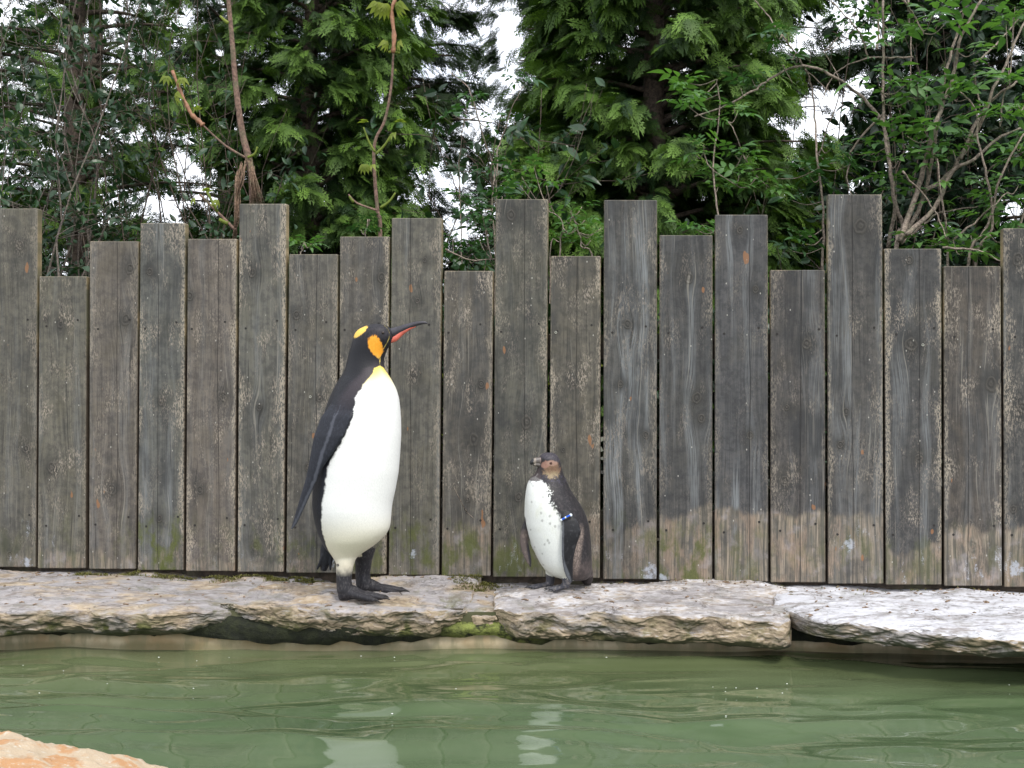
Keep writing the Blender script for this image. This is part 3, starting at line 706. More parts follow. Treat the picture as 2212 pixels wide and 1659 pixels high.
def foot(mb, pos, yaw, L, w, th, pid, spread=0.30):
    """webbed foot: heel, three toes with web, claws"""
    pos = Vector(pos); Rz = Matrix.Rotation(yaw, 3, 'Z')
    for k, an in enumerate((-spread, 0, spread)):
        l = L * (1.0 if k == 1 else 0.9)
        tip = Matrix.Rotation(an, 3, 'Z') @ Vector((l, 0, 0))
        pts = [Vector((-0.1 * L, 0, th * 1.5)), tip * 0.25 + Vector((0, 0, th * 1.7)), tip * 0.5 + Vector((0, 0, th * 1.35)), tip * 0.75 + Vector((0, 0, th * 1.0)), tip * 0.92 + Vector((0, 0, th * .75)), tip + Vector((0, 0, th * .4))]
        rad = [th * 1.1, th * 1.25, th * 1.05, th * .9, th * .75, th * .45]
        mb.add(tube([pos + Rz @ p for p in pts], rad, 10), pid)
        cl = tip.normalized()
        mb.add(tube([pos + Rz @ (tip * .95 + Vector((0, 0, th * .8))), pos + Rz @ (tip + cl * th * 1.2 + Vector((0, 0, th * .7))), pos + Rz @ (tip + cl * th * 2.6 + Vector((0, 0, th * .12)))], [th * .55, th * .42, th * .15], 8), pid + 1)
    # web
    web = [Vector((-0.08 * L, 0, th * .8))]
    for an, f in ((-spread, .86), (-spread * .5, .74), (0, .9), (spread * .5, .74), (spread, .86)):
        web.append(Matrix.Rotation(an, 3, 'Z') @ Vector((L * f, 0, 0)) + Vector((0, 0, th * .35)))
    V = []; n = len(web)
    for z in (th * .38, -th * .3):
        for q in web: V.append(pos + Rz @ (q + Vector((0, 0, z * .8))))
    Fa = [tuple(range(n)), tuple(range(n, 2 * n))[::-1]] + [(k, (k + 1) % n, (k + 1) % n + n, k + n) for k in range(n)]
    mb.add((V, [f[::-1] for f in Fa]), pid)

def build_king():
    Y = 4.135; s = 0.3992 / F * Y; ox = (604.8 + .3992 * 400 - 1106) / F * Y   # origin: between the feet
    px = lambda x: (x - 400) * s
    zz = lambda y: (1565 - y) * s
    foot_y = [-0.002, 0.11]
    z0 = top_z(ox, Y)
    # (crop y, left, right, centre depth, half depth)
    T = [(100,505,545,0,12),(104,480,572,0,28),(112,455,590,0,42),(125,428,602,0,54),(150,404,617,0,62),(180,396,615,0,66),(205,388,602,0,66),(235,378,582,0,66),(270,369,568,0,68),(305,361,562,0,74),(340,352,566,0,86),
         (370,340,584,0,100),(400,318,603,0,116),(450,290,629,0,142),(500,268,644,0,162),(560,246,651,0,178),(620,230,655,0,188),(700,212,656,0,198),(800,198,650,0,204),(900,188,642,0,205),
         (1000,178,624,0,200),(1060,175,610,0,199),(1110,178,603,0,197),(1160,186,600,0,190),(1200,196,595,0,182),(1235,206,578,0,172),(1270,222,545,0,158),(1310,243,494,0,128),(1335,266,452,-6,102),(1352,282,428,-14,82),(1372,300,410,-26,62),(1392,311,400,-38,48),(1412,318,394,-48,40),(1440,324,388,-56,32)]
    rows = [(zz(y), px(a), px(b), c * s, d * s) for y, a, b, c, d in T]
    mb = MB(); mb.add(ell_loft(resample(rows, 150), 90), 0)
    # flippers (near, far)
    FL = [(500,330,400),(530,290,418),(600,240,415),(700,204,372),(800,186,306),(870,174,256),(930,160,228),(1000,138,194),(1060,120,166),(1120,101,137),(1170,86,112),(1198,79,88)]
    depth = np.interp([r[0] for r in FL], [500, 600, 700, 800, 930, 1198], [-.050, -.098, -.104, -.100, -.090, -.070])
    ry = np.linspace(FL[0][0], FL[-1][0], 70); FL = [(y_, np.interp(y_, [r[0] for r in FL], [r[1] for r in FL]), np.interp(y_, [r[0] for r in FL], [r[2] for r in FL])) for y_ in ry]; depth = np.interp(ry, [500, 540, 600, 700, 800, 930, 1198], [-.045, -.080, -.096, -.104, -.100, -.090, -.070])
    V = []; seg = 20
    for (y, a, b), dp in zip(FL, depth):
        cx, rx = px((a + b) / 2), (b - a) / 2 * s; tt = .30
        for k in range(seg):
            an = 2 * math.pi * k / seg; c, q = math.cos(an), math.sin(an)
            V.append((cx + rx * c, dp - rx * c * tt * 1.4 + 0.0085 * q, zz(y)))
    n = len(FL); Q = [(i * seg + k, (i + 1) * seg + k, (i + 1) * seg + (k + 1) % seg, i * seg + (k + 1) % seg) for i in range(n - 1) for k in range(seg)]
    Q += [tuple(range(seg)), tuple((n - 1) * seg + k for k in range(seg))[::-1]]
    mb.add((V, Q), 2)
    V2 = []
    for x, y, z in V:                                      # mirror image across the bird's own middle plane
        xr_ = x - px(420); dd = xr_ * .574 + y * .819; V2.append((x - 2 * dd * .574, y - 2 * dd * .819 - .01, z))
    mb.add((V2, [f[::-1] for f in Q]), 2)
    # tail
    mb.add(tube([(px(300), 0.01, zz(1230)), (px(255), 0.012, zz(1330)), (px(240), 0.012, zz(1395)), (px(232), 0.012, zz(1440))], [(0.03, .034), (0.022, .026), (0.018, 0.018), (0.009, 0.010)], 14), 0)
    for dx in (-.016, -.004, .010):
        mb.add(tube([(px(262) + dx, 0.0, zz(1350)), (px(244) + dx * 1.7, 0.0, zz(1440) + .006 * abs(dx) * 60)], [0.008, 0.0035], 8), 0)
    # legs and feet
    for k, (lx, fy, fyaw) in enumerate(((358, -0.035, -0.22), (436, 0.085, -0.05))):
        dz = top_z(ox + px(lx) + .03, Y + fy) - z0
        x = px(lx)
        mb.add(tube([(x + .002, fy * .8 + .01, zz(1330)), (x, fy * .95, zz(1400)), (x - .003, fy, zz(1470)), (x, fy, 0.030 + dz), (x + .008, fy, 0.012 + dz)], [0.040, 0.029, 0.0255, 0.027, 0.024], 16), 4)
        foot(mb, (x + .006, fy, dz), fyaw, 0.125, .07, 0.0115, 4, 0.34)
        mb.add(tube([(x - .02, fy, .012 + dz), (x + .03, fy, 0.022 + dz), (x + .07, fy + fyaw * .07, .012 + dz)], [0.018, .024, .012], 12), 4)
    me, co, pid = remesh(mb, "body", 0.0027)
    X, Yy, Z = co.T; cy = 1565 - Z / s; cx = X / s + 400
    tb = np.array(T, float)
    xl = np.interp(cy, tb[:, 0], tb[:, 1]); xr = np.interp(cy, tb[:, 0], tb[:, 2]); yr = np.interp(cy, tb[:, 0], tb[:, 4])
    nx_ = (cx - (xl + xr) / 2) / ((xr - xl) / 2); ny_ = (Yy / s) / yr
    phi = np.degrees(np.arctan2(ny_, nx_)); dphi = np.abs((phi + 35 + 180) % 360 - 180)
    W = np.interp(cy, [325, 340, 380, 415, 450, 500, 560, 670, 770, 860, 920, 1000, 1100, 1200, 1260, 1330, 1392], [0, 22, 36, 50, 56, 66, 64, 70, 78, 91, 93, 93, 97, 103, 104, 108, 112])
    n1 = fbm(X * 60, Yy * 60, Z * 60, 3); n2 = fbm(X * 220, Yy * 220, Z * 90, 2); n3 = fbm(X * 14, Yy * 14, Z * 8, 3)
    C = np.tile(np.array([0.008, 0.0082, 0.011]), (len(co), 1))
    C = lerp_c(C, sstep(420, 600, cy) * (0.25 + 0.3 * n3), (0.020, 0.023, 0.036))       # slate back
    C = lerp_c(C, 0.35 * sstep(0.1, 0.5, n2) * (cy > 380), (0.030, 0.032, 0.044))
    highlight_fl = (pid == 2) * sstep(14, 3, np.abs(cx - (np.interp(cy, [500, 600, 700, 800, 870, 930, 1060, 1200], [352, 318, 290, 252, 232, 214, 158, 88])) + 5 * n1))  # pale line that paints a highlight along the flipper
    # greyish rim where the neck meets the breast
    rim = sstep(26, 4, np.abs(dphi - W - 12)) * sstep(280, 330, cy) * sstep(640, 420, cy)
    C = lerp_c(C, rim * 0.5, (0.065, 0.050, 0.058))
    torso = (pid == 0)
    fv = np.array(mb.V)[np.array(mb.ids) == 2]; kf = kdtree.KDTree(len(fv)); [kf.insert(v, i) for i, v in enumerate(fv)]; kf.balance()
    nf = sstep(.010, .016, np.array([kf.find(c)[2] for c in co]))
    # the slate side under the flipper reaches the flipper's inner edge
    ie = np.interp(cy, [480, 500, 530, 600, 700, 800, 870, 900], [0, 425, 430, 418, 376, 318, 262, 0]); sidem = sstep(2, -4, cx - ie + 6 * n1) * (Yy < 0)
    wht = sstep(-2.0, 2.0, W + 2.2 * n1 - dphi) * (torso | ((pid == 4) & (Yy < .02) & (cx > 332))) * sstep(1462, 1396, cy + 12 * n1) * (1 - sidem)
    Wc = np.tile(np.array([0.80, 0.80, 0.775]), (len(co), 1))
    Wc = lerp_c(Wc, sstep(1080, 1290, cy) * .8, (0.74, 0.68, 0.50))
    Wc = lerp_c(Wc, sstep(1330, 1400, cy) * .6, (0.5, 0.45, 0.36))
    Wc = lerp_c(Wc, sstep(470, 345, cy) * sstep(60, 5, (W - dphi) * 1.0 + (cy - 340) * .25), (0.86, 0.56, 0.03))
    Wc = lerp_c(Wc, sstep(500, 380, cy) * .45, (0.85, 0.78, 0.30))
    Wc = lerp_c(Wc, sstep(1.0, 1.6, n3 + n1 * .6) * .25, (0.55, 0.5, 0.40))
    C = C * (1 - wht[:, None]) + Wc * wht[:, None]
    # orange cheek teardrop on both sides of the head
    e1 = ((cx - 524 - (cy - 225) * .22) / (34 * sstep(300, 235, cy) ** .7 + 2)) ** 2 + ((cy - 228) / 64) ** 2
    ck = sstep(1.25, 0.85, e1 + .38 * n2 + .1 * n1) * torso * (np.abs(Yy / s) > 12)
    C = lerp_c(C, ck, (0.84, 0.34, 0.025)); C = lerp_c(C, ck * sstep(-.1, .5, n2) * .35, (0.80, 0.46, 0.06)); C = lerp_c(C, ck * sstep(262, 290, cy) * .6, (.55, .40, .10))
    # paler patch high on the nape
    th = R(-38); ax = (cx - 437) * math.cos(th) + (cy - 143) * -math.sin(th) * -1; ax = (cx - 437) * math.cos(th) + (cy - 143) * math.sin(th); ay = -(cx - 437) * math.sin(th) + (cy - 143) * math.cos(th)
    nk = sstep(1.3, 0.8, (ax / 46) ** 2 + (ay / 19) ** 2 + .4 * n2) * torso * (Yy < .022)
    C = lerp_c(C, nk, (0.82, 0.52, 0.10))
    # brownish tint on crown
    C = lerp_c(C, .4 * sstep(240, 140, cy) * sstep(0, .7, n2 + .4) * (ck < .1) * (nk < .1), (0.05, 0.042, 0.052))
    fl = (pid == 2); C = np.where(fl[:, None], np.array([[0.013, 0.0145, 0.021]]), C)
    C = lerp_c(C, fl * sstep(0.0, .7, n2) * .4, (0.04, 0.044, 0.060)); C = lerp_c(C, highlight_fl * .7, (0.085, 0.09, 0.11))
    lg = (pid >= 4) * (1 - wht); C = lerp_c(C, lg, (0.024, 0.023, 0.027))
    C = lerp_c(C, lg * sstep(0.1, .6, n2) * .6, (0.09, 0.083, 0.085)); C = lerp_c(C, (lg * sstep(1450, 1395, cy)) * .55, (.30, .28, .25)) if False else C
    C = lerp_c(C, (pid == 5) * 1.0, (0.022, 0.02, 0.02))
    set_col(me, C)
    root = empty("king_penguin", (ox, Y, z0 - 0.002))
    tag(root, "tall black and white penguin with orange cheek and long raised bill, on the tan slab", "penguin")
    link("body", me, feather_material("king_feathers"), root)
    # bill
    def bill(name, pts, rad, mat):
        b = MB(); b.add(tube(smooth_path(pts, 4), [tuple(np.interp(k / (len(smooth_path(pts, 4)) - 1), np.linspace(0, 1, len(rad)), [r[q] for r in rad]) for q in (0, 1)) for k in range(len(smooth_path(pts, 4)))], 12))
        link(name, b.mesh(name), mat, root)
    bk = plain("bill_black", (0.03, 0.027, 0.035), 0.35); pk = plain("bill_coral", (0.58, 0.13, 0.09), 0.4, noise=.2)
    bill("upper_mandible", [(px(588), 0, zz(158)), (px(640), 0, zz(137)), (px(700), 0, zz(112)), (px(745), 0, zz(98)), (px(780), 0, zz(93)), (px(798), 0, zz(97))], [(.0145, .020), (.011, .0145), (.0078, .0098), (.0058, .0072), (.004, .0048), (.0014, .0018)], bk)
    bill("lower_mandible", [(px(592), 0, zz(190)), (px(622), 0, zz(178)), (px(660), 0, zz(146)), (px(700), 0, zz(124)), (px(735), 0, zz(112))], [(.011, .010), (.0105, .011), (.0085, .009), (.006, .006), (.002, .002)], pk)
    eye = plain("eye_dark", (0.03, 0.018, 0.012), 0.12, noise=0)
    for sy in (-1, 1):
        b = MB(); b.add(ell_loft([(.0045 * math.cos(a), -.0045 * math.sin(a), .0045 * math.sin(a), 0, .0045 * math.sin(a)) for a in np.linspace(.05, math.pi - .05, 9)], 12))
        link("eye", b.mesh("eye"), eye, root, (px(562), sy * 0.0325, zz(150)))
    return root
build_king()

def build_humboldt():
    Y = 4.215; s = .2257 / F * Y; ox = (1065.6 + .2257 * 620 - 1106) / F * Y
    px = lambda x: (x - 620) * s; zz = lambda y: (1440 - y) * s; z0 = top_z(ox, Y)
    T = [(155,495,560,0,18),(160,475,585,0,45),(172,455,605,0,62),(195,440,622,0,78),(225,436,636,0,88),(260,436,648,0,92),(295,424,655,0,92),(330,412,662,0,90),(360,400,670,0,96),(385,368,682,0,112),(410,345,695,0,130),
         (450,327,712,0,160),(500,315,735,0,190),(550,308,765,0,212),(600,302,800,0,230),(650,299,833,0,242),(700,298,862,0,250),(760,298,890,0,254),(850,305,915,0,256),(950,330,930,0,254),(1050,365,938,0,248),(1150,415,942,0,238),(1220,452,944,0,225),(1280,495,942,0,205),(1320,540,935,0,180),(1350,610,920,0,150),(1368,680,890,0,110)]
    rows = [(zz(y), px(a), px(b), c * s, d * s) for y, a, b, c, d in T]
    mb = MB(); mb.add(ell_loft(resample(rows, 130), 80), 0)
    def flip(FL, dep, tt, thick, pid):
        ry = np.linspace(FL[0][0], FL[-1][0], 80); a0 = np.array(FL, float); dep = np.interp(ry, a0[:, 0], dep); FL = [(y_, np.interp(y_, a0[:, 0], a0[:, 1]), np.interp(y_, a0[:, 0], a0[:, 2])) for y_ in ry]
        V = []; seg = 20
        for (y, a, b), dp in zip(FL, dep):
            cx, rx = px((a + b) / 2), (b - a) / 2 * s
            for k in range(seg):
                an = 2 * math.pi * k / seg; c, q = math.cos(an), math.sin(an)
                V.append((cx + rx * c, dp + rx * c * tt + thick * q, zz(y)))
        n = len(FL); Q = [(i * seg + k, (i + 1) * seg + k, (i + 1) * seg + (k + 1) % seg, i * seg + (k + 1) % seg) for i in range(n - 1) for k in range(seg)]
        Q += [tuple(range(seg)), tuple((n - 1) * seg + k for k in range(seg))[::-1]]
        mb.add((V, Q), pid)
    FL = [(690,640,740),(730,640,760),(770,650,785),(820,648,812),(880,644,826),(940,641,806),(1000,640,784),(1060,641,768),(1120,645,756),(1180,652,750),(1240,662,750),(1300,684,750),(1340,712,749),(1356,725,742)]
    flip(FL, np.interp([r[0] for r in FL], [690, 780, 900, 1100, 1356], [-.080, -.098, -.106, -.104, -.094]), 0.12, .0062, 2)
    FR = [(760,330,380),(800,300,360),(850,275,345),(900,262,338),(960,252,334),(1020,254,336),(1080,268,348),(1140,290,360),(1190,315,366),(1225,342,363),(1240,350,360)]
    flip(FR, np.interp([r[0] for r in FR], [760, 900, 1240], [-.005, -.016, -.030]), 0.3, .0055, 3)
    # tail
    mb.add(tube([(px(850), .03, zz(1230)), (px(885), .03, zz(1330)), (px(905), .025, zz(1395)), (px(905), .02, zz(1430))], [(.032, .035), (.026, .028), (.014, .02), (.006, .012)], 14), 1)
    # legs: one forward, one to the side
    for (lx, fy, fyaw, L) in ((695, -0.045, R(205), .070), (548, 0.025, R(192), .078)):
        x = px(lx); dz = top_z(ox + x - .03, Y + fy) - z0
        mb.add(tube([(x + .004, fy * .8, zz(1290)), (x, fy, zz(1350)), (x, fy, 0.022 + dz), (x - .006, fy, 0.008 + dz)], [.022, .0165, .0150, .014], 14), 4)
        foot(mb, (x, fy, dz), fyaw, L, .04, 0.0062, 4, 0.36)
    me, co, pid = remesh(mb, "body", 0.0022, 2)
    X, Yy, Z = co.T; cy = 1440 - Z / s; cx = X / s + 620
    tb = np.array(T, float)
    xl = np.interp(cy, tb[:, 0], tb[:, 1]); xr = np.interp(cy, tb[:, 0], tb[:, 2]); yr = np.interp(cy, tb[:, 0], tb[:, 4])
    phi = np.degrees(np.arctan2((Yy / s) / yr, (cx - (xl + xr) / 2) / ((xr - xl) / 2))); dphi = np.abs((phi + 145 + 180) % 360 - 180)
    n1 = fbm(X * 90, Yy * 90, Z * 70, 3); n2 = fbm(X * 300, Yy * 300, Z * 160, 2); n3 = fbm(X * 25, Yy * 25, Z * 14, 3)
    W = np.interp(cy, [355, 380, 400, 440, 500, 560, 620, 700, 800, 900, 1000, 1200, 1300, 1368], [0, 5, 30, 48, 57, 52, 52, 60, 63, 63, 62, 60, 54, 48])
    C = np.tile(np.array([0.019, 0.017, 0.019]), (len(co), 1))
    C = lerp_c(C, sstep(0.05, .6, n1) * .5, (0.055, 0.046, 0.048)); C = lerp_c(C, sstep(0.2, .7, n2) * .3, (0.10, 0.088, 0.087))
    # grizzled flank and rump
    fk = sstep(15, 5, np.abs(dphi - W - np.interp(cy, [850, 1100, 1250], [36, 20, 12]))) * sstep(800, 900, cy) * sstep(1360, 1250, cy)
    C = lerp_c(C, fk * (.35 + .5 * sstep(-.1, .4, n2)), (0.33, 0.26, 0.22))
    C = lerp_c(C, sstep(1120, 1230, cy) * sstep(1400, 1330, cy) * .5 * (.6 + .4 * sstep(-.2, .4, n1)), (0.13, 0.10, 0.092))
    torso = pid == 0
    fv = np.array(mb.V)[(np.array(mb.ids) == 3)]; kf = kdtree.KDTree(len(fv)); [kf.insert(v, i) for i, v in enumerate(fv)]; kf.balance()
    nf = sstep(.005, .010, np.array([kf.find(c)[2] for c in co]))
    wht = sstep(-4, 4, W + (9 * n1 + 8 * n2) * np.clip(1.5 - (cy - 400) / 300, .18, 1.2) - dphi) * torso * (cy > 352) * nf
    Wc = np.tile(np.array([0.74, 0.755, 0.72]), (len(co), 1)); Wc = lerp_c(Wc, sstep(.1, .8, n3) * .5, (0.66, 0.67, 0.56)); Wc = lerp_c(Wc, sstep(1150, 1320, cy) * .5, (.6, .6, .48))
    C = C * (1 - wht[:, None]) + Wc * wht[:, None]
    blue = sstep(.15, .5, n2 + n1 * .5) * sstep(350, 380, cy) * sstep(480, 400, cy) * torso * (Yy < .03)
    C = lerp_c(C, blue * .8, (0.05, 0.045, 0.075))
    for (sx, sy, r) in ((470,563,9),(452,712,11),(533,737,11),(463,782,11),(536,808,11),(583,833,12),(365,615,9),(355,880,8),(515,965,11),(527,990,10),(485,1008,10),(395,1045,8),(465,1100,8),(475,1212,8),(380,465,7),(520,470,6)):
        d = np.hypot(cx - sx, (cy - sy) * .8) + 3 * n2
        C = lerp_c(C, sstep(r + 3, r - 4, d) * torso * (Yy < 0) * .6, (0.27, 0.27, 0.25))
    # head: dark cap, bare pink skin at the bill, tan cheek fading to straw, dark chin
    hd = torso * (cy < 420)
    near = 1.0 * hd
    cheek = near * sstep(1.35, .55, ((cx - 556) / 80) ** 2 + ((cy - 308) / 80) ** 2 + .7 * n2 + .6 * n1)
    C = lerp_c(C, cheek, (0.17, 0.10, 0.062)); C = lerp_c(C, cheek * sstep(0, .5, n2) * .5, (.30, .19, .12)); C = lerp_c(C, cheek * sstep(300, 370, cy + 30 * n1) * .8, (0.27, 0.215, 0.12))
    pink = near * sstep(1.2, .7, ((cx - 505) / 52) ** 2 + ((cy - 262 - (505 - cx) * .25) / 34) ** 2 + .4 * n1)
    C = lerp_c(C, pink * .75, (0.34, 0.185, 0.14))
    face = near * sstep(1.2, .7, ((cx - 560) / 55) ** 2 + ((cy - 250) / 30) ** 2 + .15 * n1); C = lerp_c(C, face * .8, (0.32, 0.20, 0.15))
    cap = near * sstep(10, -10, cy - (205 + (cx - 470) * .22) + 8 * n1); C = lerp_c(C, cap, (0.040, 0.036, 0.045))
    C = lerp_c(C, cap * sstep(0.0, .6, n2) * .5, (0.13, 0.11, 0.12))
    chin = near * sstep(470, 430, cx + 6 * n1) * sstep(285, 310, cy); C = lerp_c(C, chin * .85, (0.06, 0.045, 0.045))
    f2 = (pid == 2); C = np.where(f2[:, None], np.array([[0.011, 0.011, 0.013]]), C)
    C = lerp_c(C, f2 * sstep(20, 8, cx - 648 - sstep(1100, 1350, cy) * 70) * sstep(760, 800, cy) * (.6 + .3 * n1), (0.16, 0.17, 0.19))  # painted highlight down the flipper's left edge
    C = lerp_c(C, f2 * sstep(.2, .7, n1) * .5, (0.05, 0.05, 0.055))
    f3 = (pid == 3); C = np.where(f3[:, None], np.array([[0.085, 0.066, 0.060]]), C); C = lerp_c(C, f3 * sstep(0, .5, n1) * .6, (.18, .14, .125)); C = lerp_c(C, f3 * sstep(-4, 10, cx - (300 + (cy - 960) * .16) + 6 * n1) * sstep(960, 1060, cy), (0.022, 0.02, 0.024))
    C = lerp_c(C, f3 * sstep(920, 870, cy), (0.025, .022, .024))
    tl = (pid == 1) * (cy > 1350); C = lerp_c(C, tl * 1.0, (0.025, 0.02, 0.02))
    lg = pid >= 4; C = np.where(lg[:, None], np.array([[0.060, 0.060, 0.072]]), C); C = lerp_c(C, lg * sstep(0, .5, n1) * .6, (0.20, 0.18, 0.17)); C = lerp_c(C, (pid == 5) * 1.0, (0.02, 0.02, 0.02))
    set_col(me, C)
    root = empty("small_penguin", (ox, Y, z0 - .0015))
    tag(root, "small spotted young penguin with a blue flipper band, looking left beside the dark gap", "penguin")
    link("body", me, feather_material("small_feathers"), root)
    # bill with pale ring and black tip
    t = NT("horn_bill"); ob = t.sep(t.new("ShaderNodeTexCoord").outputs["Object"]); n = t.noise(t.new("ShaderNodeTexCoord").outputs["Object"], 160.0, 3)
    xx = t.math('ADD', ob[0], t.math('MULTIPLY', t.math('SUBTRACT', n, .5), .008))
    col = t.mix(t.ss(px(470), px(440), xx), (0.26, 0.15, 0.12), (0.10, 0.085, 0.078))
    col = t.mix(t.ss(px(412), px(404), xx), col, (0.24, 0.205, 0.17)); col = t.mix(t.ss(px(392), px(382), xx), col, (0.014, 0.014, 0.016))
    t.set(t.b.inputs["Base Color"], col); t.b.inputs["Roughness"].default_value = 0.4
    def bill(name, pts, rad):
        sp = smooth_path(pts, 4); m = len(sp)
        b = MB(); b.add(tube(sp, [tuple(np.interp(k / (m - 1), np.linspace(0, 1, len(rad)), [r[q] for r in rad]) for q in (0, 1)) for k in range(m)], 14)); link(name, b.mesh(name), t.m, root)
    yb = -0.012
    bill("upper_mandible", [(px(500), -.004, zz(238)), (px(455), yb * .6, zz(236)), (px(415), yb, zz(234)), (px(385), yb * 1.3, zz(240)), (px(366), yb * 1.5, zz(252)), (px(362), yb * 1.6, zz(268))], [(.0135, .017), (.012, .0155), (.0095, .0125), (.008, .0105), (.0062, .0075), (.002, .0025)])
    bill("lower_mandible", [(px(500), -.004, zz(272)), (px(460), yb * .6, zz(275)), (px(420), yb, zz(268)), (px(390), yb * 1.3, zz(266)), (px(378), yb * 1.4, zz(264))], [(.0115, .0115), (.0105, .0105), (.0085, .007), (.006, .005), (.002, .002)])
    eye = plain("eye_brown", (0.07, 0.03, 0.022), 0.1, noise=0)
    for sy in (-1, 1):
        b = MB(); b.add(ell_loft([(.0052 * math.cos(a), -.0052 * math.sin(a), .0052 * math.sin(a), 0, .0052 * math.sin(a)) for a in np.linspace(.05, math.pi - .05, 9)], 12))
        link("eye", b.mesh("eye"), eye, root, (px(548), sy * 0.0300, zz(252)))
    # beaded band round the flipper root
    blue = plain("band_blue", (0.015, 0.11, 0.62), 0.3, noise=.1); white = plain("band_white", (0.75, 0.82, 0.86), 0.3, noise=.05)
    band = empty("flipper_band"); band.parent = root
    for k in range(8):
        f = k / 7; x = 640 + 88 * f; y = 768 - 46 * f - 6 * math.sin(f * math.pi)
        r = .0042 if k in (0, 7) else .0034
        if k == 7: r = .0052
        b = MB(); b.add(ell_loft([(r * math.cos(a), -r * math.sin(a), r * math.sin(a), 0, r * math.sin(a)) for a in np.linspace(.05, math.pi - .05, 8)], 10))
        link("bead", b.mesh("bead"), white if k in (0, 3, 7) else blue, band, (px(x), -.1055 - .006 * math.sin(f * math.pi), zz(y)))
    return root
build_humboldt()

# ------------------------------------------------------------------ foliage
def frond(rs, L=0.2, pairs=9, droop=0.35, wid=0.55):
    """flat scale-leaved cypress spray, returns verts/tris; x forward, z up"""
    V = []; T = []
    def strip(a, b, w):
        a = np.array(a); b = np.array(b); d = b - a; pr = np.array([-d[1], d[0], 0]); nrm = np.linalg.norm(pr) + 1e-9; pr = pr / nrm * w
        i = len(V); V.extend([a, a + d * .45 + pr, b, a + d * .45 - pr]); T.extend([(i, i + 3, i + 1), (i + 1, i + 3, i + 2)])
    strip((0, 0, 0), (L, 0, 0), 0.0022)
    for k in range(pairs):
        t = (k + .6) / (pairs + .3); l = L * wid * (1 - t) ** .7 * (.75 + .4 * rs.random()) + .012
        for sd in (-1, 1):
            an = sd * R(38 + 14 * rs.random()); x0 = L * (t + .04 * rs.random())
            b = (x0 + l * math.cos(an), l * math.sin(an), -.01 * rs.random()); strip((x0, 0, 0), b, .0030)
            nn = max(1, int(l / .014))
            for q in range(nn):
                f = (q + .7) / (nn + .4); p = (x0 + l * math.cos(an) * f, l * math.sin(an) * f, 0); ll = l * .42 * (1 - f) + .010
                for s2 in (-1, 1):
                    a2 = an + s2 * R(38 + 10 * rs.random()); strip(p, (p[0] + ll * math.cos(a2), p[1] + ll * math.sin(a2), -.004 * rs.random()), .0027)
    V = np.array(V); V[:, 2] -= droop * V[:, 0] ** 2 / L + .25 * V[:, 1] ** 2 / L
    return V, np.array(T)
def blade(L, w, n=3, fold=.25, curl=.3):
    V = [(0, 0, 0)]; T = []
    for k in range(1, n + 1):
        f = k / (n + 1); ww = w * math.sin(math.pi * f ** .8); x = L * f; z = -curl * L * f * f
        V += [(x, -ww, z + fold * ww), (x, 0, z), (x, ww, z + fold * ww)]
    V.append((L, 0, -curl * L)); e = len(V) - 1
    T += [(0, 1, 2), (0, 2, 3)]
    for k in range(n - 1):
        a = 1 + 3 * k; b = a + 3; T += [(a, b, a + 1), (a + 1, b, b + 1), (a + 1, b + 1, a + 2), (a + 2, b + 1, b + 2)]
    a = 1 + 3 * (n - 1); T += [(a, e, a + 1), (a + 1, e, a + 2)]
    return np.array(V), np.array(T)
def merge(parts):
    V = []; T = []; b = 0
    for v, t in parts: V.append(v); T.append(t + b); b += len(v)
    return np.concatenate(V), np.concatenate(T)
def rotm(ax, an):
    return np.array(Matrix.Rotation(an, 3, ax))
def scatter(templates, choice, mats, pos, tint):
    """join many copies; templates list of (V,T)"""
    VV = []; TT = []; CC = []; b = 0
    for ti, (V, T) in enumerate(templates):
        idx = np.where(choice == ti)[0]
        if not len(idx): continue
        A = np.einsum('kij,nj->kni', mats[idx], V) + pos[idx][:, None]
        n = len(V); lx = V[:, 0] / max(1e-6, V[:, 0].max()); VV.append(A.reshape(-1, 3)); TT.append((T[None] + (np.arange(len(idx)) * n)[:, None, None]).reshape(-1, 3) + b)
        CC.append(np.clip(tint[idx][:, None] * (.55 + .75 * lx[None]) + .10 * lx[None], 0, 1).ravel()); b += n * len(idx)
    return np.concatenate(VV), np.concatenate(TT), np.concatenate(CC)
def leaf_mesh(name, V, T, tint):
    me = mesh_np(name, V, T, False); a = me.attributes.new("tint", 'FLOAT', 'POINT'); a.data.foreach_set("value", tint.astype(np.float32)); return me
def frame_from(d, roll=0.0, up=(0, 0, 1)):
    d = np.array(d, float); d /= np.linalg.norm(d) + 1e-9; up = np.array(up, float)
    y = np.cross(up, d); y /= np.linalg.norm(y) + 1e-9; z = np.cross(d, y)
    Mx = np.stack([d, y, z], 1)
    return Mx @ rotm('X', roll)

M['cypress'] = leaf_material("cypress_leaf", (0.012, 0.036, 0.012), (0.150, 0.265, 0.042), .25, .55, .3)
M['cypress_dark'] = leaf_material("cypress_dark_leaf", (0.009, 0.024, 0.010), (0.060, 0.110, 0.022), .2, .55, .3)  # darker copy of the cypress, shade put into the colour
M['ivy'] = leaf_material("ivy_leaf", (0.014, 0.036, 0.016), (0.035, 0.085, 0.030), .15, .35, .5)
M['ivy_dark'] = leaf_material('shaded_ivy_leaf', (0.006, 0.014, 0.008), (0.016, 0.040, 0.016), .1, .5, .3)  # ivy darkened so the deep shade is painted into its leaves
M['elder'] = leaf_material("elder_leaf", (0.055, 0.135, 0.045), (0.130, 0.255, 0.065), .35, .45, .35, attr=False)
M['elder_dark'] = leaf_material("elder_shade_leaf", (0.030, 0.085, 0.030), (0.06, 0.14, 0.04), .3, .4, .4, attr=False)  # shaded copy of the elder leaf, the shade lies in its colour
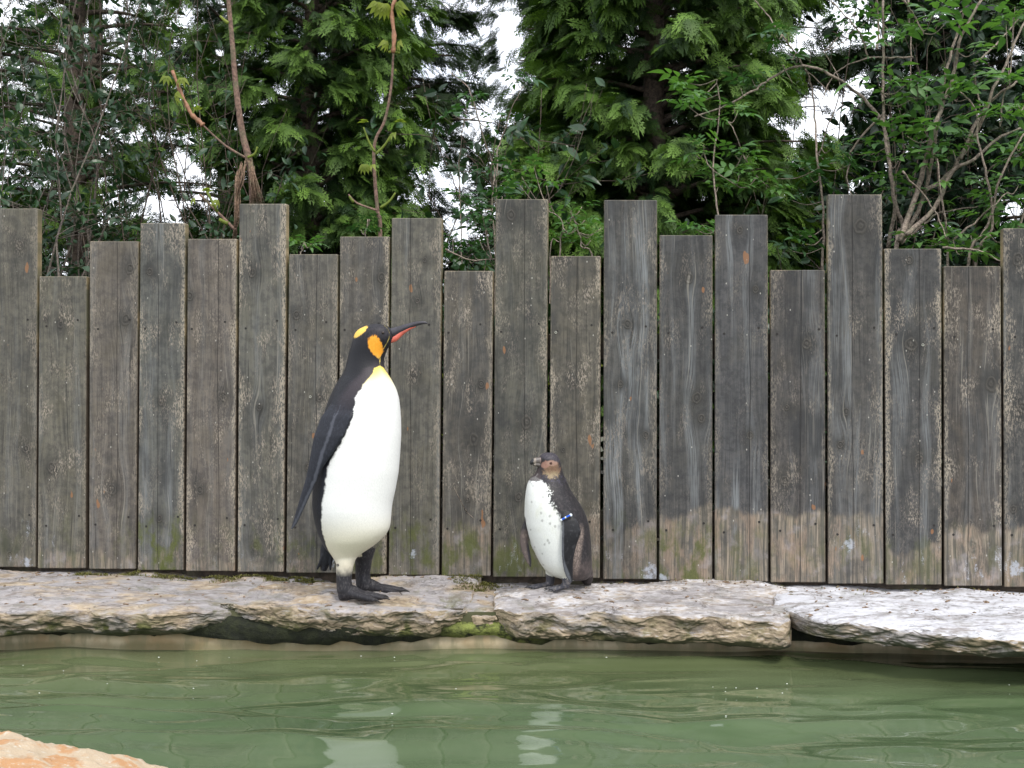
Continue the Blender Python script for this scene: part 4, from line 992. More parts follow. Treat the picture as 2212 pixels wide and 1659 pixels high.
M['young'] = leaf_material("young_leaf", (0.16, 0.22, 0.04), (0.30, 0.34, 0.07), .4, .5, .3, attr=False)
M['bg_leaf'] = leaf_material("sunlit_leaf", (0.13, 0.20, 0.03), (0.36, 0.40, 0.07), .45, .5, .3)  # bright yellow-green with sunlight put into the leaf colour
M['bark'] = bark_material("conifer_bark", (0.045, 0.032, 0.024), (0.13, 0.095, 0.07))
M['elder_bark'] = bark_material("elder_bark", (0.13, 0.10, 0.08), (0.34, 0.275, 0.215), 90)
M['twig_bark'] = bark_material('twig_bark', (0.07, 0.055, 0.045), (0.20, 0.165, 0.135), 90)
M['red_bark'] = bark_material("sapling_bark", (0.10, 0.06, 0.045), (0.24, 0.15, 0.11), 80)
M['orange'] = plain("orange_shoot", (0.29, 0.14, 0.075), .55, noise=.3)

rs = random.Random(11)
FR = [frond(rs, .118, 7, .5, .38), frond(rs, .10, 6, .8, .42), frond(rs, .135, 8, .35, .32), frond(rs, .08, 5, .6, .45)]
def in_gap(p, gaps, soft):
    soft = soft - .05
    if p[1] < 1: return False
    u = 1106 + p[0] / p[1] * F; v = 829.5 - (p[2] - CZ) / p[1] * F
    for (gu, gv, ru, rv) in gaps:
        if ((u - gu) / ru) ** 2 + ((v - gv) / rv) ** 2 < 1 + soft: return True
    return False
GAPS = [(1085,75,36,75),(1095,170,42,48),(1050,255,50,40),(1000,320,60,14),(985,400,60,26),(905,415,70,20),(1005,500,50,42),(935,375,60,14),
        (1770,235,46,66),(1680,250,34,16),(1730,330,28,60),(1625,35,34,24),(1600,130,30,18),(1755,55,34,46),(1720,90,50,22),(1840,400,18,30),
        (580,205,26,34),(1395,275,22,10),(395,345,40,38),(440,380,36,30),(340,440,60,40),(440,420,50,34),(2195,440,40,34),(2180,240,10,12),(1655,110,26,16),(935,30,20,22)]
def conifer(label, x, y, Hh, Rr, dens, mat, nl=150, zmin=0.3, light=.5, droop=-.15, gapsoft=0.0, zfull=3.7, group="conifers behind the fence", base=0.0):
    rg = np.random.default_rng(int(abs(x * 100) + y * 10))
    root = empty("cypress_tree", (x, y, -0.04)); tag(root, label, "tree", group)
    tr = MB(); zs = np.linspace(0, Hh, 12)
    tr.add(tube([(0.03 * math.sin(z * 2), 0.02 * math.cos(z * 1.7), z) for z in zs], [0.075 * (1 - z / Hh * .85) * (Rr / .9) for z in zs], 9)); link("trunk", tr.mesh("trunk"), M['bark'], root)
    lm = MB(); pos = []; mats = []; tint = []; ch = []
    for k in range(nl):
        h = zmin + (Hh - zmin) * ((k + rg.random()) / nl) ** 1.15
        if h > zfull and rg.random() < .55: continue
        az = k * 2.39996 + rg.normal() * .3
        ln = Rr * (1 - .8 * max(0, (h - base) / Hh) ** 1.4) * (.72 + .42 * rg.random())
        up = .45 - .25 * rg.random()
        pts = []; m = 8
        for q in range(m + 1):
            f = q / m; r = ln * f; pts.append(Vector((math.cos(az + .12 * f) * r, math.sin(az + .12 * f) * r, h + ln * (up * f + droop * f * f * 1.6))))
        if not (y > 8 and in_gap((pts[5].x + x, pts[5].y + y, pts[5].z), GAPS, .3)): lm.add(tube(pts, [max(.0035, .017 * (1 - f * .85)) for f in np.linspace(0, 1, m + 1)], 5))
        nf = int(70 * dens * (.5 + ln))
        for q in range(nf):
            f = .22 + .80 * rg.random() ** .75; fi = min(f, .999) * m; i0 = int(fi); p = pts[i0].lerp(pts[min(i0 + 1, m)], fi - i0)
            d = (pts[min(i0 + 1, m)] - pts[max(i0 - 1, 0)]).normalized()
            side = rg.normal() * .75; dd = Matrix.Rotation(side, 3, 'Z') @ d; dd.z += -.16 + .30 * rg.normal()
            off = Vector(rg.normal(size=3)) * .045 * (1.2 - f * .6)
            P0 = p + off; tipw = P0 + dd * .13
            wp = (tipw.x + x, tipw.y + y, tipw.z - .04)
            if in_gap(wp, GAPS, gapsoft + .25 * rg.normal()) : continue
            sc = (.75 + .5 * rg.random()) * (1.0 if f > .5 else .85)
            pos.append(P0); mats.append(frame_from(dd, rg.normal() * .5) * sc); ch.append(rg.integers(0, 4))
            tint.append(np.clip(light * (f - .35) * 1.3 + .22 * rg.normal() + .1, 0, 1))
    V, T, C = scatter(FR, np.array(ch), np.array(mats), np.array(pos), np.array(tint))
    # brighter growth towards each spray's end is left to the tint; store per frond
    o = link("crown", leaf_mesh("crown", V, T, C), mat, root); tag(o, kind="stuff")
    o2 = link("limbs", lm.mesh("limbs"), M['bark'], root); tag(o2, kind="stuff")
    return root, len(T)
tt = 0
for a in [
    ("large cypress with layered yellow-tipped sprays, right of the middle sky gap", .80, 6.75, 6.2, 1.02, 1.2, M['cypress'], 330, .5, .5),
    ("dark cypress behind the forked sapling left of the middle sky gap", -1.12, 7.0, 6.4, .80, 1.1, M['cypress'], 230, .6, .45),
    ("thin see-through cypress at the far left with yellow-green branches", -2.45, 7.0, 6.0, .95, .50, M['cypress'], 150, .5, .70),
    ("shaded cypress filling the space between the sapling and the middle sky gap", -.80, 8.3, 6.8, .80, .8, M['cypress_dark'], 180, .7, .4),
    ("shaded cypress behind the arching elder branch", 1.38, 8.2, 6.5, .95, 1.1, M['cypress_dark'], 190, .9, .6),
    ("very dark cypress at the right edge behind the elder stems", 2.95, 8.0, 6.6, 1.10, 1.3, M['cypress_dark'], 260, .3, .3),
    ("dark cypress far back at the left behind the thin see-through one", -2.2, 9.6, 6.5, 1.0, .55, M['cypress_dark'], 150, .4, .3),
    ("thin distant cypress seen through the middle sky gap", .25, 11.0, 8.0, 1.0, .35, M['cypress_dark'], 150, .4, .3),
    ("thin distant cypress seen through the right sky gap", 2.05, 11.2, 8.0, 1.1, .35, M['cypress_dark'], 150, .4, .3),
    ("thin distant cypress between the far left stems and the chestnut", -3.6, 10.6, 8.0, 1.2, .45, M['cypress_dark'], 160, .4, .3),
    ("cypress beyond the left edge, left of the thin see-through one", -4.3, 7.0, 6.2, 1.0, .7, M['cypress'], 150, .4, .5),
    ("cypress beyond the right edge, right of the very dark one", 4.6, 7.2, 6.2, 1.1, .7, M['cypress'], 150, .4, .5),
    ("distant cypress low behind the middle sky gap", 0.35, 9.6, 6.0, .9, .7, M['cypress_dark'], 140, .4, .3),
    ]:
    r_, n_ = conifer(*a[:7], nl=a[7], zmin=a[8], light=a[9]); tt += n_
print("conifer tris", tt)

# thin brown twigs of the thicket at the left and behind
def thicket(name, label, cx, cy, w, n, mat, leafmat, nleaf, seed, cat="shrub", hmax=3.4, leafL=.05, thick=.006, gap=True, zlo=0.4):
    rg = np.random.default_rng(seed); root = empty(name, (cx, cy, -.04)); tag(root, label, cat)
    mb = MB(); tips = []
    for k in range(n):
        x = rg.uniform(-w, w); y = rg.uniform(-.4, .4); p = Vector((x, y, 0)); h = rg.uniform(.6, 1) * hmax; lx = rg.normal() * .35; ly = rg.normal() * .2
        pts = [p + Vector((lx * f * f + .05 * rg.normal(), ly * f + .04 * rg.normal(), h * f)) for f in np.linspace(0, 1, 8)]
        mb.add(tube(smooth_path(pts, 2), [thick * (1 - .8 * f) * (.6 + .8 * ((k * 7) % 5) / 5) for f in np.linspace(0, 1, 15)], 4))
        for q in range(9):
            f = rg.uniform(.15, 1); b0 = pts[int(f * 6.9)]; d = Vector(rg.normal(size=3)); d.z = abs(d.z) * .7; d.normalize(); l = rg.uniform(.15, .45)
            e = [b0 + d * l * g + Vector(rg.normal(size=3)) * .012 for g in np.linspace(0, 1, 4)]; mb.add(tube(e, [.0028, .0022, .0017, .001], 3)); tips += e[1:]
            for q2 in range(2):
                d2 = (d + Vector(rg.normal(size=3)) * .7).normalized(); e2 = [e[2] + d2 * .14 * g for g in (0, .5, 1)]; mb.add(tube(e2, [.0016, .0012, .0008], 3)); tips += e2[1:]
    o = link("stems", mb.mesh("stems"), mat, root); tag(o, kind="stuff")
    if nleaf:
        bl = [blade(leafL, leafL * .22), blade(leafL * .8, leafL * .25), blade(leafL * 1.1, leafL * .2)]
        pos = []; mats = []; tint = []; ch = []
        for k in range(nleaf):
            t = tips[rg.integers(0, len(tips))] + Vector(rg.normal(size=3)) * .03
            if t.z < zlo: continue
            wp = (t.x + cx, t.y + cy, t.z)
            if wp[1] < FY0 + FS * wp[0] + .16: continue
            if gap and in_gap(wp, GAPS, .2 * rg.normal()): continue
            pos.append(t); mats.append(frame_from(rg.normal(size=3) + np.array([0, -.3, .2]), rg.normal()) * rg.uniform(.7, 1.3)); tint.append(rg.random()); ch.append(rg.integers(0, 3))
        V, T, C = scatter(bl, np.array(ch), np.array(mats), np.array(pos), np.array(tint)); o = link("foliage", leaf_mesh("foliage", V, T, C), leafmat, root); tag(o, kind="stuff")
    return root
thicket("privet_thicket", "tangle of thin brown stems with small dark leaves at the left edge", -2.35, 5.75, .42, 20, M['twig_bark'], M['ivy'], 3000, 21, thick=.007)
thicket("twiggy_thicket", "see-through mass of dead brown twigs behind the left boards", -1.75, 6.3, .55, 26, M['bark'], M['ivy'], 2600, 22)
thicket("privet_bush", "low dark glossy bush above the lowest board at the left", -1.85, 5.35, .22, 12, M['bark'], M['ivy'], 2200, 23, hmax=1.45, leafL=.065)
thicket("ivy_clad_shrub", "dark round-leaved shrub in front of the middle sky gap", -.08, 6.0, .30, 10, M['bark'], M['ivy'], 900, 24, hmax=2.3, leafL=.075)
thicket("bramble_thicket", "tangle of dark stems and round leaves behind the arching branch", 1.45, 6.1, .35, 14, M['bark'], M['ivy'], 1300, 25, hmax=1.75, leafL=.06)
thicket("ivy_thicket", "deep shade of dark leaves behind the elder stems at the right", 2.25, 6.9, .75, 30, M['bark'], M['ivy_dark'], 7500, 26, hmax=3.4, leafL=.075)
thicket("sunlit_shrub", "distant yellow-green sunlit shrub seen under the arching branch", 1.85, 9.5, .35, 14, M['bark'], M['bg_leaf'], 3000, 27, hmax=1.9, leafL=.08)
thicket("pale_shrub", "distant pale green shrub in the middle sky gap above the boards", -.35, 10.5, .5, 14, M['bark'], M['bg_leaf'], 1500, 28, hmax=1.55, leafL=.08)
thicket("low_thicket", "low leafy growth just behind the shortest middle board", -.22, 5.1, .16, 7, M['elder_bark'], M['bg_leaf'], 380, 29, hmax=1.15, leafL=.05, thick=.004)

# compound leaves shared by the elders: each leaf is a part
def compound(rs, n=5, L=.075):
    parts = [blade(.001, .0001, 1)]
    ax = .11; st = []
    V = np.array([(0, -.0012, 0), (0, .0012, 0), (ax, 0, -.01)]); parts = [(V, np.array([(0, 1, 2)]))]
    for k in range(n // 2):
        x0 = ax * (.42 + .38 * k)
        for sd in (-1, 1):
            v, t = blade(L * (.85 + .2 * rs.random()), L * .23, 3, .3, .3); v = v @ rotm('Z', sd * R(58 + 12 * rs.random())).T + np.array([x0, 0, -.002 * k]); parts.append((v, t))
    v, t = blade(L * 1.15, L * .25, 3, .3, .35); parts.append((v + np.array([ax * .96, 0, -.008]), t))
    V, T = merge(parts); V[:, 2] -= 1.1 * V[:, 0] ** 2
    return V, T
LEAF = []
for k in range(6):
    V, T = compound(rs, 5 if k < 4 else 3, .05 + .012 * (k % 3)); me = mesh_np("leaf", V, T, True); LEAF.append(me)
def crop8(x, y): return 1463 + .3819 * x, .3819 * y
def crop7(x, y): return 749 + .3819 * x, .3819 * y
def crop6(x, y): return .3819 * x, .3819 * y
def leaf_obj(root, loc, d, sc, mat, rg):
    yl = FY0 + FS * loc[0] + .10
    if loc[1] + min(0, d[1]) * .12 < yl and loc[2] < 1.45: loc = (loc[0], yl + .06, loc[2]); d = (d[0], abs(d[1]), d[2])
    k = rg.integers(0, 6); key = (k, mat.name)
    if key not in LCACHE:
        m = LEAF[k].copy(); m.name = "leaf"; m.materials.clear(); m.materials.append(mat); LCACHE[key] = m
    o = bpy.data.objects.new("leaf", LCACHE[key]); S.collection.objects.link(o); o.parent = root
    Mx = frame_from(d, rg.normal() * .4)
    o.matrix_local = Matrix.LocRotScale(Vector(loc) - root.location, Matrix(Mx.tolist()).to_quaternion(), Vector((sc, sc, sc)))
LCACHE = {}
def shrub(name, label, stems, clusters, cropf, mat, leafmat, seed, Y0=5.4, extra=0, rad=.009, cat="shrub", leaves=5, lsc=.95):
    """stems: list of (pts, radius, depth); clusters: photo points carrying a whorl of leaves"""
    rg = np.random.default_rng(seed)
    u0, v0 = cropf(*stems[0][0][0]); b = P(u0, v0, Y0); root = empty(name, (b.x, Y0, -.04)); tag(root, label, cat)
    nodes = []
    for (pts, r, dep) in stems:
        W = []
        for i, (x, y) in enumerate(pts):
            u, v = cropf(x, y); W.append(P(u, v, dep + .05 * math.sin(i * 1.7 + seed)))
        if W[0].z < 1.32 and W[0].z < W[-1].z:                # roots in the ground behind the fence
            W = [Vector((W[0].x * .98 + root.location.x * .02, W[0].y, 0.0 - .04)), Vector((W[0].x, W[0].y, W[0].z * .5))] + W
        sp = smooth_path(W, 5); m = len(sp)
        mb = MB(); mb.add(tube([p - root.location + Vector(rg.normal(size=3)) * .002 for p in sp], [max(.0018, .92 * r * (1 - .6 * i / m)) for i in range(m)], 7))
        link("stem", mb.mesh("stem"), mat, root); nodes += [q for q in sp if q.z > 1.0]
    pts3 = [P(*cropf(x, y), Y0 - .08 + .22 * rg.random()) for x, y in clusters]
    cnt = 0
    for p in pts3:
        # twig that carries the whorl back to the nearest stem
        nd = min(nodes, key=lambda q: (q - p).length)
        if .02 < (nd - p).length < .45:
            mid = (nd + p) / 2 - Vector((0, 0, .02)); mb = MB(); mb.add(tube([q - root.location for q in smooth_path([nd, mid, p], 3)], [.0026, .0024, .0022, .002, .0018, .0016, .0015], 5)); link("twig", mb.mesh("twig"), mat, root)
        for k in range(leaves - 1 + int(rg.integers(0, 3))):
            an = k * 2.4 + rg.random(); el = rg.uniform(-.25, .75); d = (math.cos(an) * math.cos(el), math.sin(an) * math.cos(el) - .25, math.sin(el) + .15)
            leaf_obj(root, p + Vector(rg.normal(size=3)) * .008, d, lsc * rg.uniform(.65, 1.15), leafmat, rg); cnt += 1
    for k in range(extra):
        nd = nodes[rg.integers(0, len(nodes))]
        if in_gap(nd, GAPS, 0): continue
        d = rg.normal(size=3); d[2] = abs(d[2]) * .5
        for q in range(2): leaf_obj(root, nd, d * np.array([1 if q else -1, 1, 1]), lsc * rg.uniform(.4, .85), leafmat, rg); cnt += 1
    return root
shrub("elder_shrub", "tall elder with many pale stems fanning out behind the right-hand boards",
  [([(1240,1400),(1278,1290),(1230,1140),(1200,940),(1170,700),(1165,400),(1168,0)], .013, 5.45),
   ([(1262,1360),(1340,1130),(1400,930),(1440,760),(1500,600),(1560,430),(1610,200),(1720,0)], .014, 5.4),
   ([(1275,1350),(1380,1150),(1440,900),(1480,620),(1530,370),(1590,170),(1640,0)], .011, 5.5),
   ([(1290,1330),(1450,1180),(1560,970),(1680,900),(1800,790),(1961,720)], .012, 5.35),
   ([(1390,1080),(1530,990),(1690,750),(1790,500),(1870,330),(1961,130)], .011, 5.5),
   ([(1270,1380),(1450,1220),(1560,1190),(1700,1170)], .006, 5.45),
   ([(1600,900),(1700,680),(1780,560),(1900,480),(1990,430)], .010, 5.5),
   ([(1130,280),(1140,130),(1130,0)], .006, 5.55),
   ([(1270,970),(1400,1110),(1480,1240),(1520,1350)], .005, 5.3),
   ([(1170,640),(1000,830),(960,1000),(985,1100)], .006, 5.6),
   ([(1280,0),(1340,90),(1400,190)], .006, 5.4),
   ([(1310,0),(1320,200),(1320,480)], .005, 5.6),
   ([(1690,360),(1880,170),(1961,60)], .005, 5.7),
   ([(1680,420),(1700,540),(1715,620)], .006, 5.6)],
  [(1130,440),(1200,520),(1290,480),(1480,450),(1600,510),(1290,640),(1180,740),(1300,770),(1180,830),(1530,720),(1620,780),(1500,830),(1400,890),(1250,910),(1450,930),(1230,1030),(1210,1100),(1440,1310),(1440,90),(1510,60),(1510,140),(1230,240),(1250,170),(1330,560),(1400,740),(1640,560),(1560,850),(1680,300)],
  crop8, M['elder_bark'], M['elder'], 31, 5.4, extra=14)
shrub("elder_shrub", "leafy elder cut off by the right edge of the photo above the last boards",
  [([(1640,1500),(1760,1270),(1830,1000),(1961,750)], .010, 5.3), ([(1530,1480),(1530,1380),(1500,1150),(1470,900)], .008, 5.35), ([(1680,1500),(1780,1290),(1750,1000),(1700,800),(1690,620),(1600,520)], .008, 5.3),
   ([(1500,1395),(1700,1420),(1830,1475)], .006, 5.15), ([(1900,1500),(1960,1200),(2000,900),(1961,600)], .008, 5.3), ([(1560,1360),(1700,1240),(1780,1170),(1870,1090)], .005, 5.25), ([(1770,950),(1860,900),(1961,860)], .004, 5.3), ([(1830,700),(1840,560),(1880,470)], .005, 5.3)],
  [(1370,1385),(1450,1375),(1740,1090),(1690,1040),(1900,100),(1860,140),(1930,600),(1890,620),(1880,460),(1820,680),(1945,830),(1690,1400),(1740,1200),(1850,1130),(1810,1250),(1900,900),(1930,1050),(1600,1440),(1910,40),(1660,1330),(1850,1360),(1780,1420)],
  crop8, M['elder_bark'], M['elder'], 32, 5.3, extra=14)
shrub("elder_shrub", "elder with one long branch arching in front of the right sky gap",
  [([(1190,1400),(1230,1150),(1200,930),(1160,690),(1020,530),(880,430),(760,380),(640,385),(520,450),(420,520),(250,610),(100,660)], .010, 5.6),
   ([(820,1490),(825,1200),(790,900),(780,700),(760,500),(700,350),(610,220),(520,100),(440,0)], .007, 5.65),
   ([(1330,325),(1180,325),(1080,330),(960,370),(880,430),(820,560)], .005, 5.55), ([(1080,330),(1040,200),(950,90),(860,0)], .005, 5.5), ([(790,900),(860,700),(920,480),(830,290)], .004, 5.7), ([(700,380),(780,440),(860,520)], .003, 5.6), ([(600,370),(650,470)], .003, 5.6)],
  [(1060,130),(950,180),(330,640),(420,440),(480,500),(360,500),(900,920),(750,1000),(860,850),(980,930),(1050,900),(820,1050),(700,950),(640,1130),(690,1330),(730,1380),(650,1420),(960,20),(1010,60),(640,330),(560,200),(620,190),(1040,590),(1000,870),(560,1010)],
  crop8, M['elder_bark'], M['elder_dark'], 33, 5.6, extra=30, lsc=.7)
shrub("elder_shrub", "young elder with fresh green whorls above the board with the pale streak",
  [([(230,1480),(230,1215),(200,950),(240,620),(220,450)], .006, 5.2), ([(150,860),(190,950),(350,1060)], .003, 5.2), ([(370,870),(330,760),(290,690)], .003, 5.2)],
  [(110,880),(150,820),(330,880),(400,880),(300,960),(350,990),(230,1060),(200,1020),(140,1270),(180,1290),(60,600),(20,560),(90,540),(40,460),(340,640),(110,1300),(450,1000),(520,1060)],
  crop8, M['elder_bark'], M['elder'], 34, 5.2, extra=8, lsc=.75)
shrub("elder_shrub", "small elder sprouting between the two tall middle boards",
  [([(1200,1500),(1220,1260),(1145,1190)], .005, 4.95), ([(1390,1500),(1330,1400),(1320,1340),(1270,1200)], .005, 4.95), ([(1150,1440),(1200,1370)], .004, 4.95)],
  [(1270,1190),(1330,1170),(1240,1250),(1220,1310),(1300,1300),(1400,1320),(1380,1360),(1190,1340),(1260,1370),(1440,1290),(1350,1240),(990,1000),(980,1050),(1130,1050),(1060,950)],
  crop7, M['elder_bark'], M['elder'], 35, 4.95, extra=4, lsc=.62)
shrub("elder_shrub", "slender elder with two thin bare stems left of the tallest middle board",
  [([(840,1500),(825,1130),(835,960),(780,800),(740,660),(690,500),(590,415)], .005, 5.3), ([(650,1520),(650,1320),(635,1000),(650,800),(680,600)], .004, 5.35), ([(850,1200),(850,870),(870,800),(940,600),(1000,490)], .004, 5.4), ([(560,1410),(700,1470),(840,1460)], .004, 5.0)],
  [(730,1170),(770,1220),(700,1180),(700,1400),(600,1360),(790,1290),(640,1130),(880,1110),(780,1380),(830,1250),(740,1330),(680,1450),(600,1440),(800,1440),(820,930),(860,980),(600,650),(700,560),(960,450),(820,690)],
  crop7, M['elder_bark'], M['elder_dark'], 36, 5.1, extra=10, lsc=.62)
shrub("elder_sprig", "bright single elder sprig above the short board left of the big penguin's head", [([(1700,1520),(1700,1420),(1720,1370)], .003, 4.85)],
  [(1720,1375),(1700,1390),(1760,1380)], crop6, M['elder_bark'], M['elder'], 37, 4.85, cat="plant", lsc=.55, leaves=4)
shrub("elder_sprig", "small leafy sprig at the foot of the slim sapling", [([(100,1500),(110,1300),(120,1240)], .003, 5.0)],
  [(110,1290),(130,1240),(80,1300)], crop7, M['elder_bark'], M['elder_dark'], 38, 5.0, cat="plant", lsc=.55, leaves=4)

def sapling(label, cropf, main, sides, leaves, Y0, seed, barkm, straws=()):
    rg = np.random.default_rng(seed); u, v = cropf(*main[0][0]); b = P(u, v, Y0); root = empty("sapling", (b.x, Y0, -.04)); tag(root, label, "sapling")
    W = [P(*cropf(x, y), Y0) for x, y in main[0]]; W = [Vector((W[0].x, Y0, -.04)), Vector((W[0].x, Y0, W[0].z * .5))] + W
    sp = smooth_path(W, 5); m = len(sp); mb = MB(); mb.add(tube([p - root.location for p in sp], [main[1] * (1 - .6 * i / m) for i in range(m)], 9)); link("stem", mb.mesh("stem"), barkm, root)
    for pts, r, om in sides:
        W = [P(*cropf(x, y), Y0 - .03) for x, y in pts]; sp = smooth_path(W, 4); m = len(sp)
        mb = MB(); mb.add(tube([p - root.location for p in sp], [r * (1 + (.25 * math.sin(i * 2.1) if om == 'orange' else 0)) * (1 - .4 * i / m) for i in range(m)], 7)); link("shoot" if om == 'orange' else "branch", mb.mesh("branch"), M['orange'] if om == 'orange' else (M['young'] if om == 'bud' else barkm), root)
    for (x, y, sc, n, down) in leaves:
        sc *= .78                     # palmate young leaves: drooping fans
        p = P(*cropf(x, y), Y0 - .05)
        prt = []
        for k in range(n):
            v, t = blade(.042 * sc, .010 * sc, 3, .4, .9); an = R(-60 + 120 * k / max(1, n - 1)); v = v @ rotm('Z', an).T; prt.append((v, t))
        V, T = merge(prt); me = mesh_np("leaf", V, T, True); me.materials.append(M['young'])
        o = link("leaf", me, None, root); o.matrix_local = Matrix.LocRotScale(p - root.location, Matrix(frame_from((rg.normal() * .5, -.35, -down)).tolist()).to_quaternion(), None)
    if straws:
        mb = MB()
        for (x0, y0, x1, y1, n, sp_) in straws:
            for k in range(n):
                a = P(*cropf(x0 + rg.normal() * 8, y0 + rg.normal() * 15), Y0 - .02 - .01 * rg.random()); c = P(*cropf(x1 + rg.normal() * sp_, y1 + rg.normal() * 15), Y0 - .02 - .02 * rg.random())
                mb.add(tube([q - root.location for q in (a, (a + c) / 2 + Vector(rg.normal(size=3)) * .006, c)], [.0022, .0024, .0012], 4))
        o = link("fibrous_bark", mb.mesh("fibrous_bark"), bark_material("straw_bark", (.10, .062, .040), (.26, .17, .11), 120), root); tag(o, kind="stuff")
    return root
sapling("forked young chestnut with shredded fibrous bark behind a tall left board", crop6, ([(1432,1150),(1410,920),(1370,750),(1335,500),(1310,200),(1288,-40)], .020),
  [([(1385,890),(1270,820),(1150,710)], .0055, 'bark'), ([(1150,710),(1120,680),(1080,640),(1030,540),(975,400)], .0105, 'orange'), ([(1400,890),(1440,870),(1455,830)], .006, 'bud'), ([(1290,130),(1265,110),(1245,90)], .007, 'bud'),
   ([(1330,1300),(1280,1250),(1190,1160),(1130,1100)], .007, 'bark'), ([(1290,1265),(1240,1240)], .010, 'bud'), ([(1230,1200),(1170,1080)], .007, 'bud'), ([(1120,690),(1090,640),(1130,600)], .006, 'bud')],
  [(1000,520,1.3,5,1.1),(940,430,1.0,4,.5),(1030,440,1.0,4,.4),(1160,1080,.9,4,-.6),(1100,1120,.9,4,.3),(1225,1130,.9,4,.6),(1120,620,.7,3,-.8)], 5.05, 41, M['red_bark'],
  straws=[(1410,930,1475,1150,12,10),(1385,920,1340,1120,8,6),(1345,1000,1325,1340,20,7),(1420,920,1440,1150,16,14)])
sapling("slim leaning young chestnut with an orange budding tip right of the forked one", crop7, ([(190,1330),(175,1200),(155,950),(160,800),(215,680),(250,500),(262,330),(262,300)], .0095),
  [([(262,300),(268,200),(255,60),(285,-20)], .010, 'orange'), ([(160,860),(125,800),(95,720)], .005, 'bud'), ([(165,870),(215,820),(245,770)], .006, 'bud'), ([(170,1190),(60,1150),(10,1100)], .005, 'bark'), ([(190,1175),(240,1140),(275,1090)], .006, 'bud'), ([(40,1145),(15,1110)], .007, 'bud'), ([(262,290),(235,295)], .007, 'bud'), ([(262,290),(300,300)], .006, 'bud'), ([(275,400),(280,395)], .006, 'bud')],
  [(210,20,1.6,6,1.4),(290,10,1.6,6,1.3),(170,10,1.3,5,1.2),(220,230,1.1,5,1.0),(300,230,1.1,5,.9),(270,750,1.1,5,.2),(300,690,.9,4,-.4),(110,690,.9,4,-.4),(100,930,1.0,5,.6),(150,930,.9,4,.2)], 4.98, 42, M['red_bark'])

# added leaf mass that blocks light so the low gaps between boards stay dark
def gap_blocker_leaves():
    rg = np.random.default_rng(77); n = 9000; bl = [blade(.09, .026, 2), blade(.07, .024, 2)]
    x = rg.uniform(-3.4, 3.4, n); z = rg.uniform(-.03, .98, n); y = FY0 + FS * x + .20 + .30 * rg.random(n)
    mats = np.array([frame_from(rg.normal(size=3), rg.normal()) for _ in range(n)])
    V, T, C = scatter(bl, rg.integers(0, 2, n), mats, np.stack([x, y, z], 1), rg.random(n) * .3)
    o = link("gap_blocker_leaves", leaf_mesh("gap_blocker_leaves", V, T, C), M['ivy']); tag(o, kind="stuff")
gap_blocker_leaves()

# ------------------------------------------------------------------ foreground boulder and small things
def boulder_material():
    t = NT("stone_orange"); pos = t.new("ShaderNodeNewGeometry").outputs["Position"]
    a = t.noise(pos, 16.0, 5, 0.6, 0.5); b = t.noise(pos, 60.0, 5, 0.7); c = t.noise(pos, 260.0, 3, 0.6)
    col = t.mix(t.ss(0.46, 0.60, a), (0.42, 0.33, 0.225), (0.40, 0.215, 0.095)); col = t.mix(t.ss(0.56, 0.68, b), col, (0.50, 0.45, 0.36))
    col = t.mix(t.math('MULTIPLY', t.ss(0.42, 0.32, b), 0.6), col, (0.36, 0.22, 0.14))
    t.set(t.b.inputs["Base Color"], col); t.b.inputs["Roughness"].default_value = 0.8
    t.l.new(t.bump(t.math('ADD', b, t.math('MULTIPLY', c, 0.3)), 0.5, 0.008), t.b.inputs["Normal"]); return t.m
def boulder():
    Y = 2.25; n = 150; V = []
    th = np.linspace(0, math.pi, n); ph = np.linspace(0, 2 * math.pi, 2 * n, endpoint=False)
    TH, PH = np.meshgrid(th, ph, indexing='ij')
    sg = lambda a, p: np.sign(a) * np.abs(a) ** p
    X = sg(np.sin(TH) * np.cos(PH), .75) * .55; Yy = sg(np.sin(TH) * np.sin(PH), .8) * .26; Z = sg(np.cos(TH), .65) * .16
    n1 = fbm(X * 5, Yy * 5, Z * 5 + 3, 5); n2 = fbm(X * 22, Yy * 22, Z * 22, 4)
    X = X + .05 * n1 * X; Yy = Yy + .04 * n1; Z = Z + .022 * n1 - .17 * sstep(-.05, .5, X) + .006 * n2 - .02 * X
    Vv = np.stack([X, Yy, Z], -1).reshape(-1, 3); i = np.arange(n * 2 * n).reshape(n, 2 * n); j = np.roll(i, -1, 1)
    Q = np.stack([i[:-1], i[1:], j[1:], j[:-1]], -1).reshape(-1, 4)
    o = link("boulder", mesh_np("boulder", Vv, Q, True), boulder_material(), None, (-.83, Y, -.122)); tag(o, "rough orange and cream boulder in the water at the bottom left corner", "boulder")
boulder()
M['fluff'] = plain("white_fluff", (.75, .75, .72), .7, noise=.1)
sp = [(425,1430),(137,1452),(343,1395),(495,1423),(85,1500),(232,1480),(1478,1411*1),(1568,1489),(1567,1497),(1700,1480),(1568,1550),(1540,1487),(1590,1489),(1635,1490),(1690,1500),(852,1385+0),(1310,1415),(780,1420),(985,1491),(2180,1482),(50,1440),(418,1490),(847,1545),(200,1585)]
rg = np.random.default_rng(2)
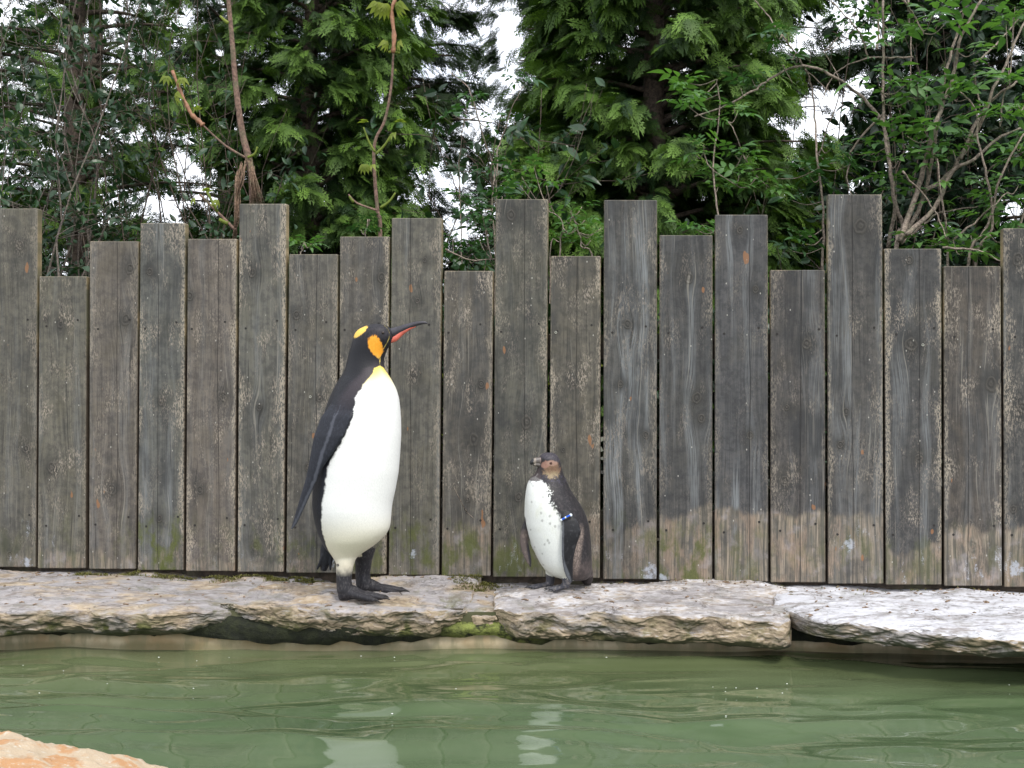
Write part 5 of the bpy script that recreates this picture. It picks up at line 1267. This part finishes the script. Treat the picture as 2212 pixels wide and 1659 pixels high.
for i, (u, v) in enumerate(sp):
    Yd = (CZ - WZ) * F / (v - 829.5)
    if Yd > 3.95: Yd = 3.93
    b = MB(); r = rg.uniform(.0014, .0030)
    b.add(ell_loft([(r * .5 * math.cos(a), -r * math.sin(a), r * math.sin(a), 0, r * .8 * math.sin(a)) for a in np.linspace(.1, math.pi - .1, 5)], 6))
    tag(link("down_fluff", b.mesh("down_fluff"), M['fluff'], None, ((u - 1106) / F * Yd, Yd, WZ + .004)), "tiny white speck of down floating on the green water", "fluff", "specks of down on the water")

# moss along the foot of the fence
def moss():
    rg = np.random.default_rng(9); pos = []; mats = []; tint = []
    bl = [blade(.010, .0022, 1, .2, .2), blade(.014, .0018, 1, .2, .4)]
    for k in range(6500):
        u = rg.choice([rg.uniform(130, 700), rg.uniform(930, 1080), rg.uniform(60, 2200), rg.normal(1040, 22), rg.uniform(560, 730)], p=[.55, .12, .06, .12, .15])
        x = (u - 1106) / F * 4.5; y = FY0 + FS * x - abs(rg.normal()) * .035 - .005
        if 980 < u < 1100 and rg.random() < .6: y -= rg.uniform(.05, .16)
        if fbm(np.array(x * 9.), np.array(y * 20.), np.array(2.), 2) < -.1: continue
        pos.append((x, y, top_z(x, y) + .001)); mats.append(frame_from((rg.normal(), rg.normal(), 1.2 + rg.random()))); tint.append(rg.random() * .7)
    V, T, C = scatter(bl, rg.integers(0, 2, len(pos)), np.array(mats), np.array(pos), np.array(tint))
    t = leaf_material("moss_leaf", (.06, .06, .015), (.20, .19, .05), .2)
    o = link("moss", leaf_mesh("moss", V, T, C), t); tag(o, kind="stuff")
    # crumbs and dry bits on the stones
    b = MB()
    for k in range(420):
        u = rg.uniform(-50, 2260); x = (u - 1106) / F * 4.2; yf = 3.9 - .08 * x
        y = rg.uniform(yf, FY0 + FS * x - .02); y = y if rg.random() < .5 else FY0 + FS * x - abs(rg.normal()) * .05
        z = top_z(x, y)
        if z < -.03: continue
        r = rg.uniform(.0012, .0045); a = rg.uniform(0, 3.1); L = r * rg.uniform(1, 3.5)
        b.add(tube([(x - L * math.cos(a), y - L * math.sin(a), z + r * .4), (x, y, z + r * .8), (x + L * math.cos(a), y + L * math.sin(a), z + r * .3)], [r * .5, r * .7, r * .3], 5))
    o = link("debris", b.mesh("debris", False), bark_material("debris", (.10, .06, .035), (.34, .24, .16), 200)); tag(o, kind="stuff")
moss()
print("objects", len(bpy.data.objects))
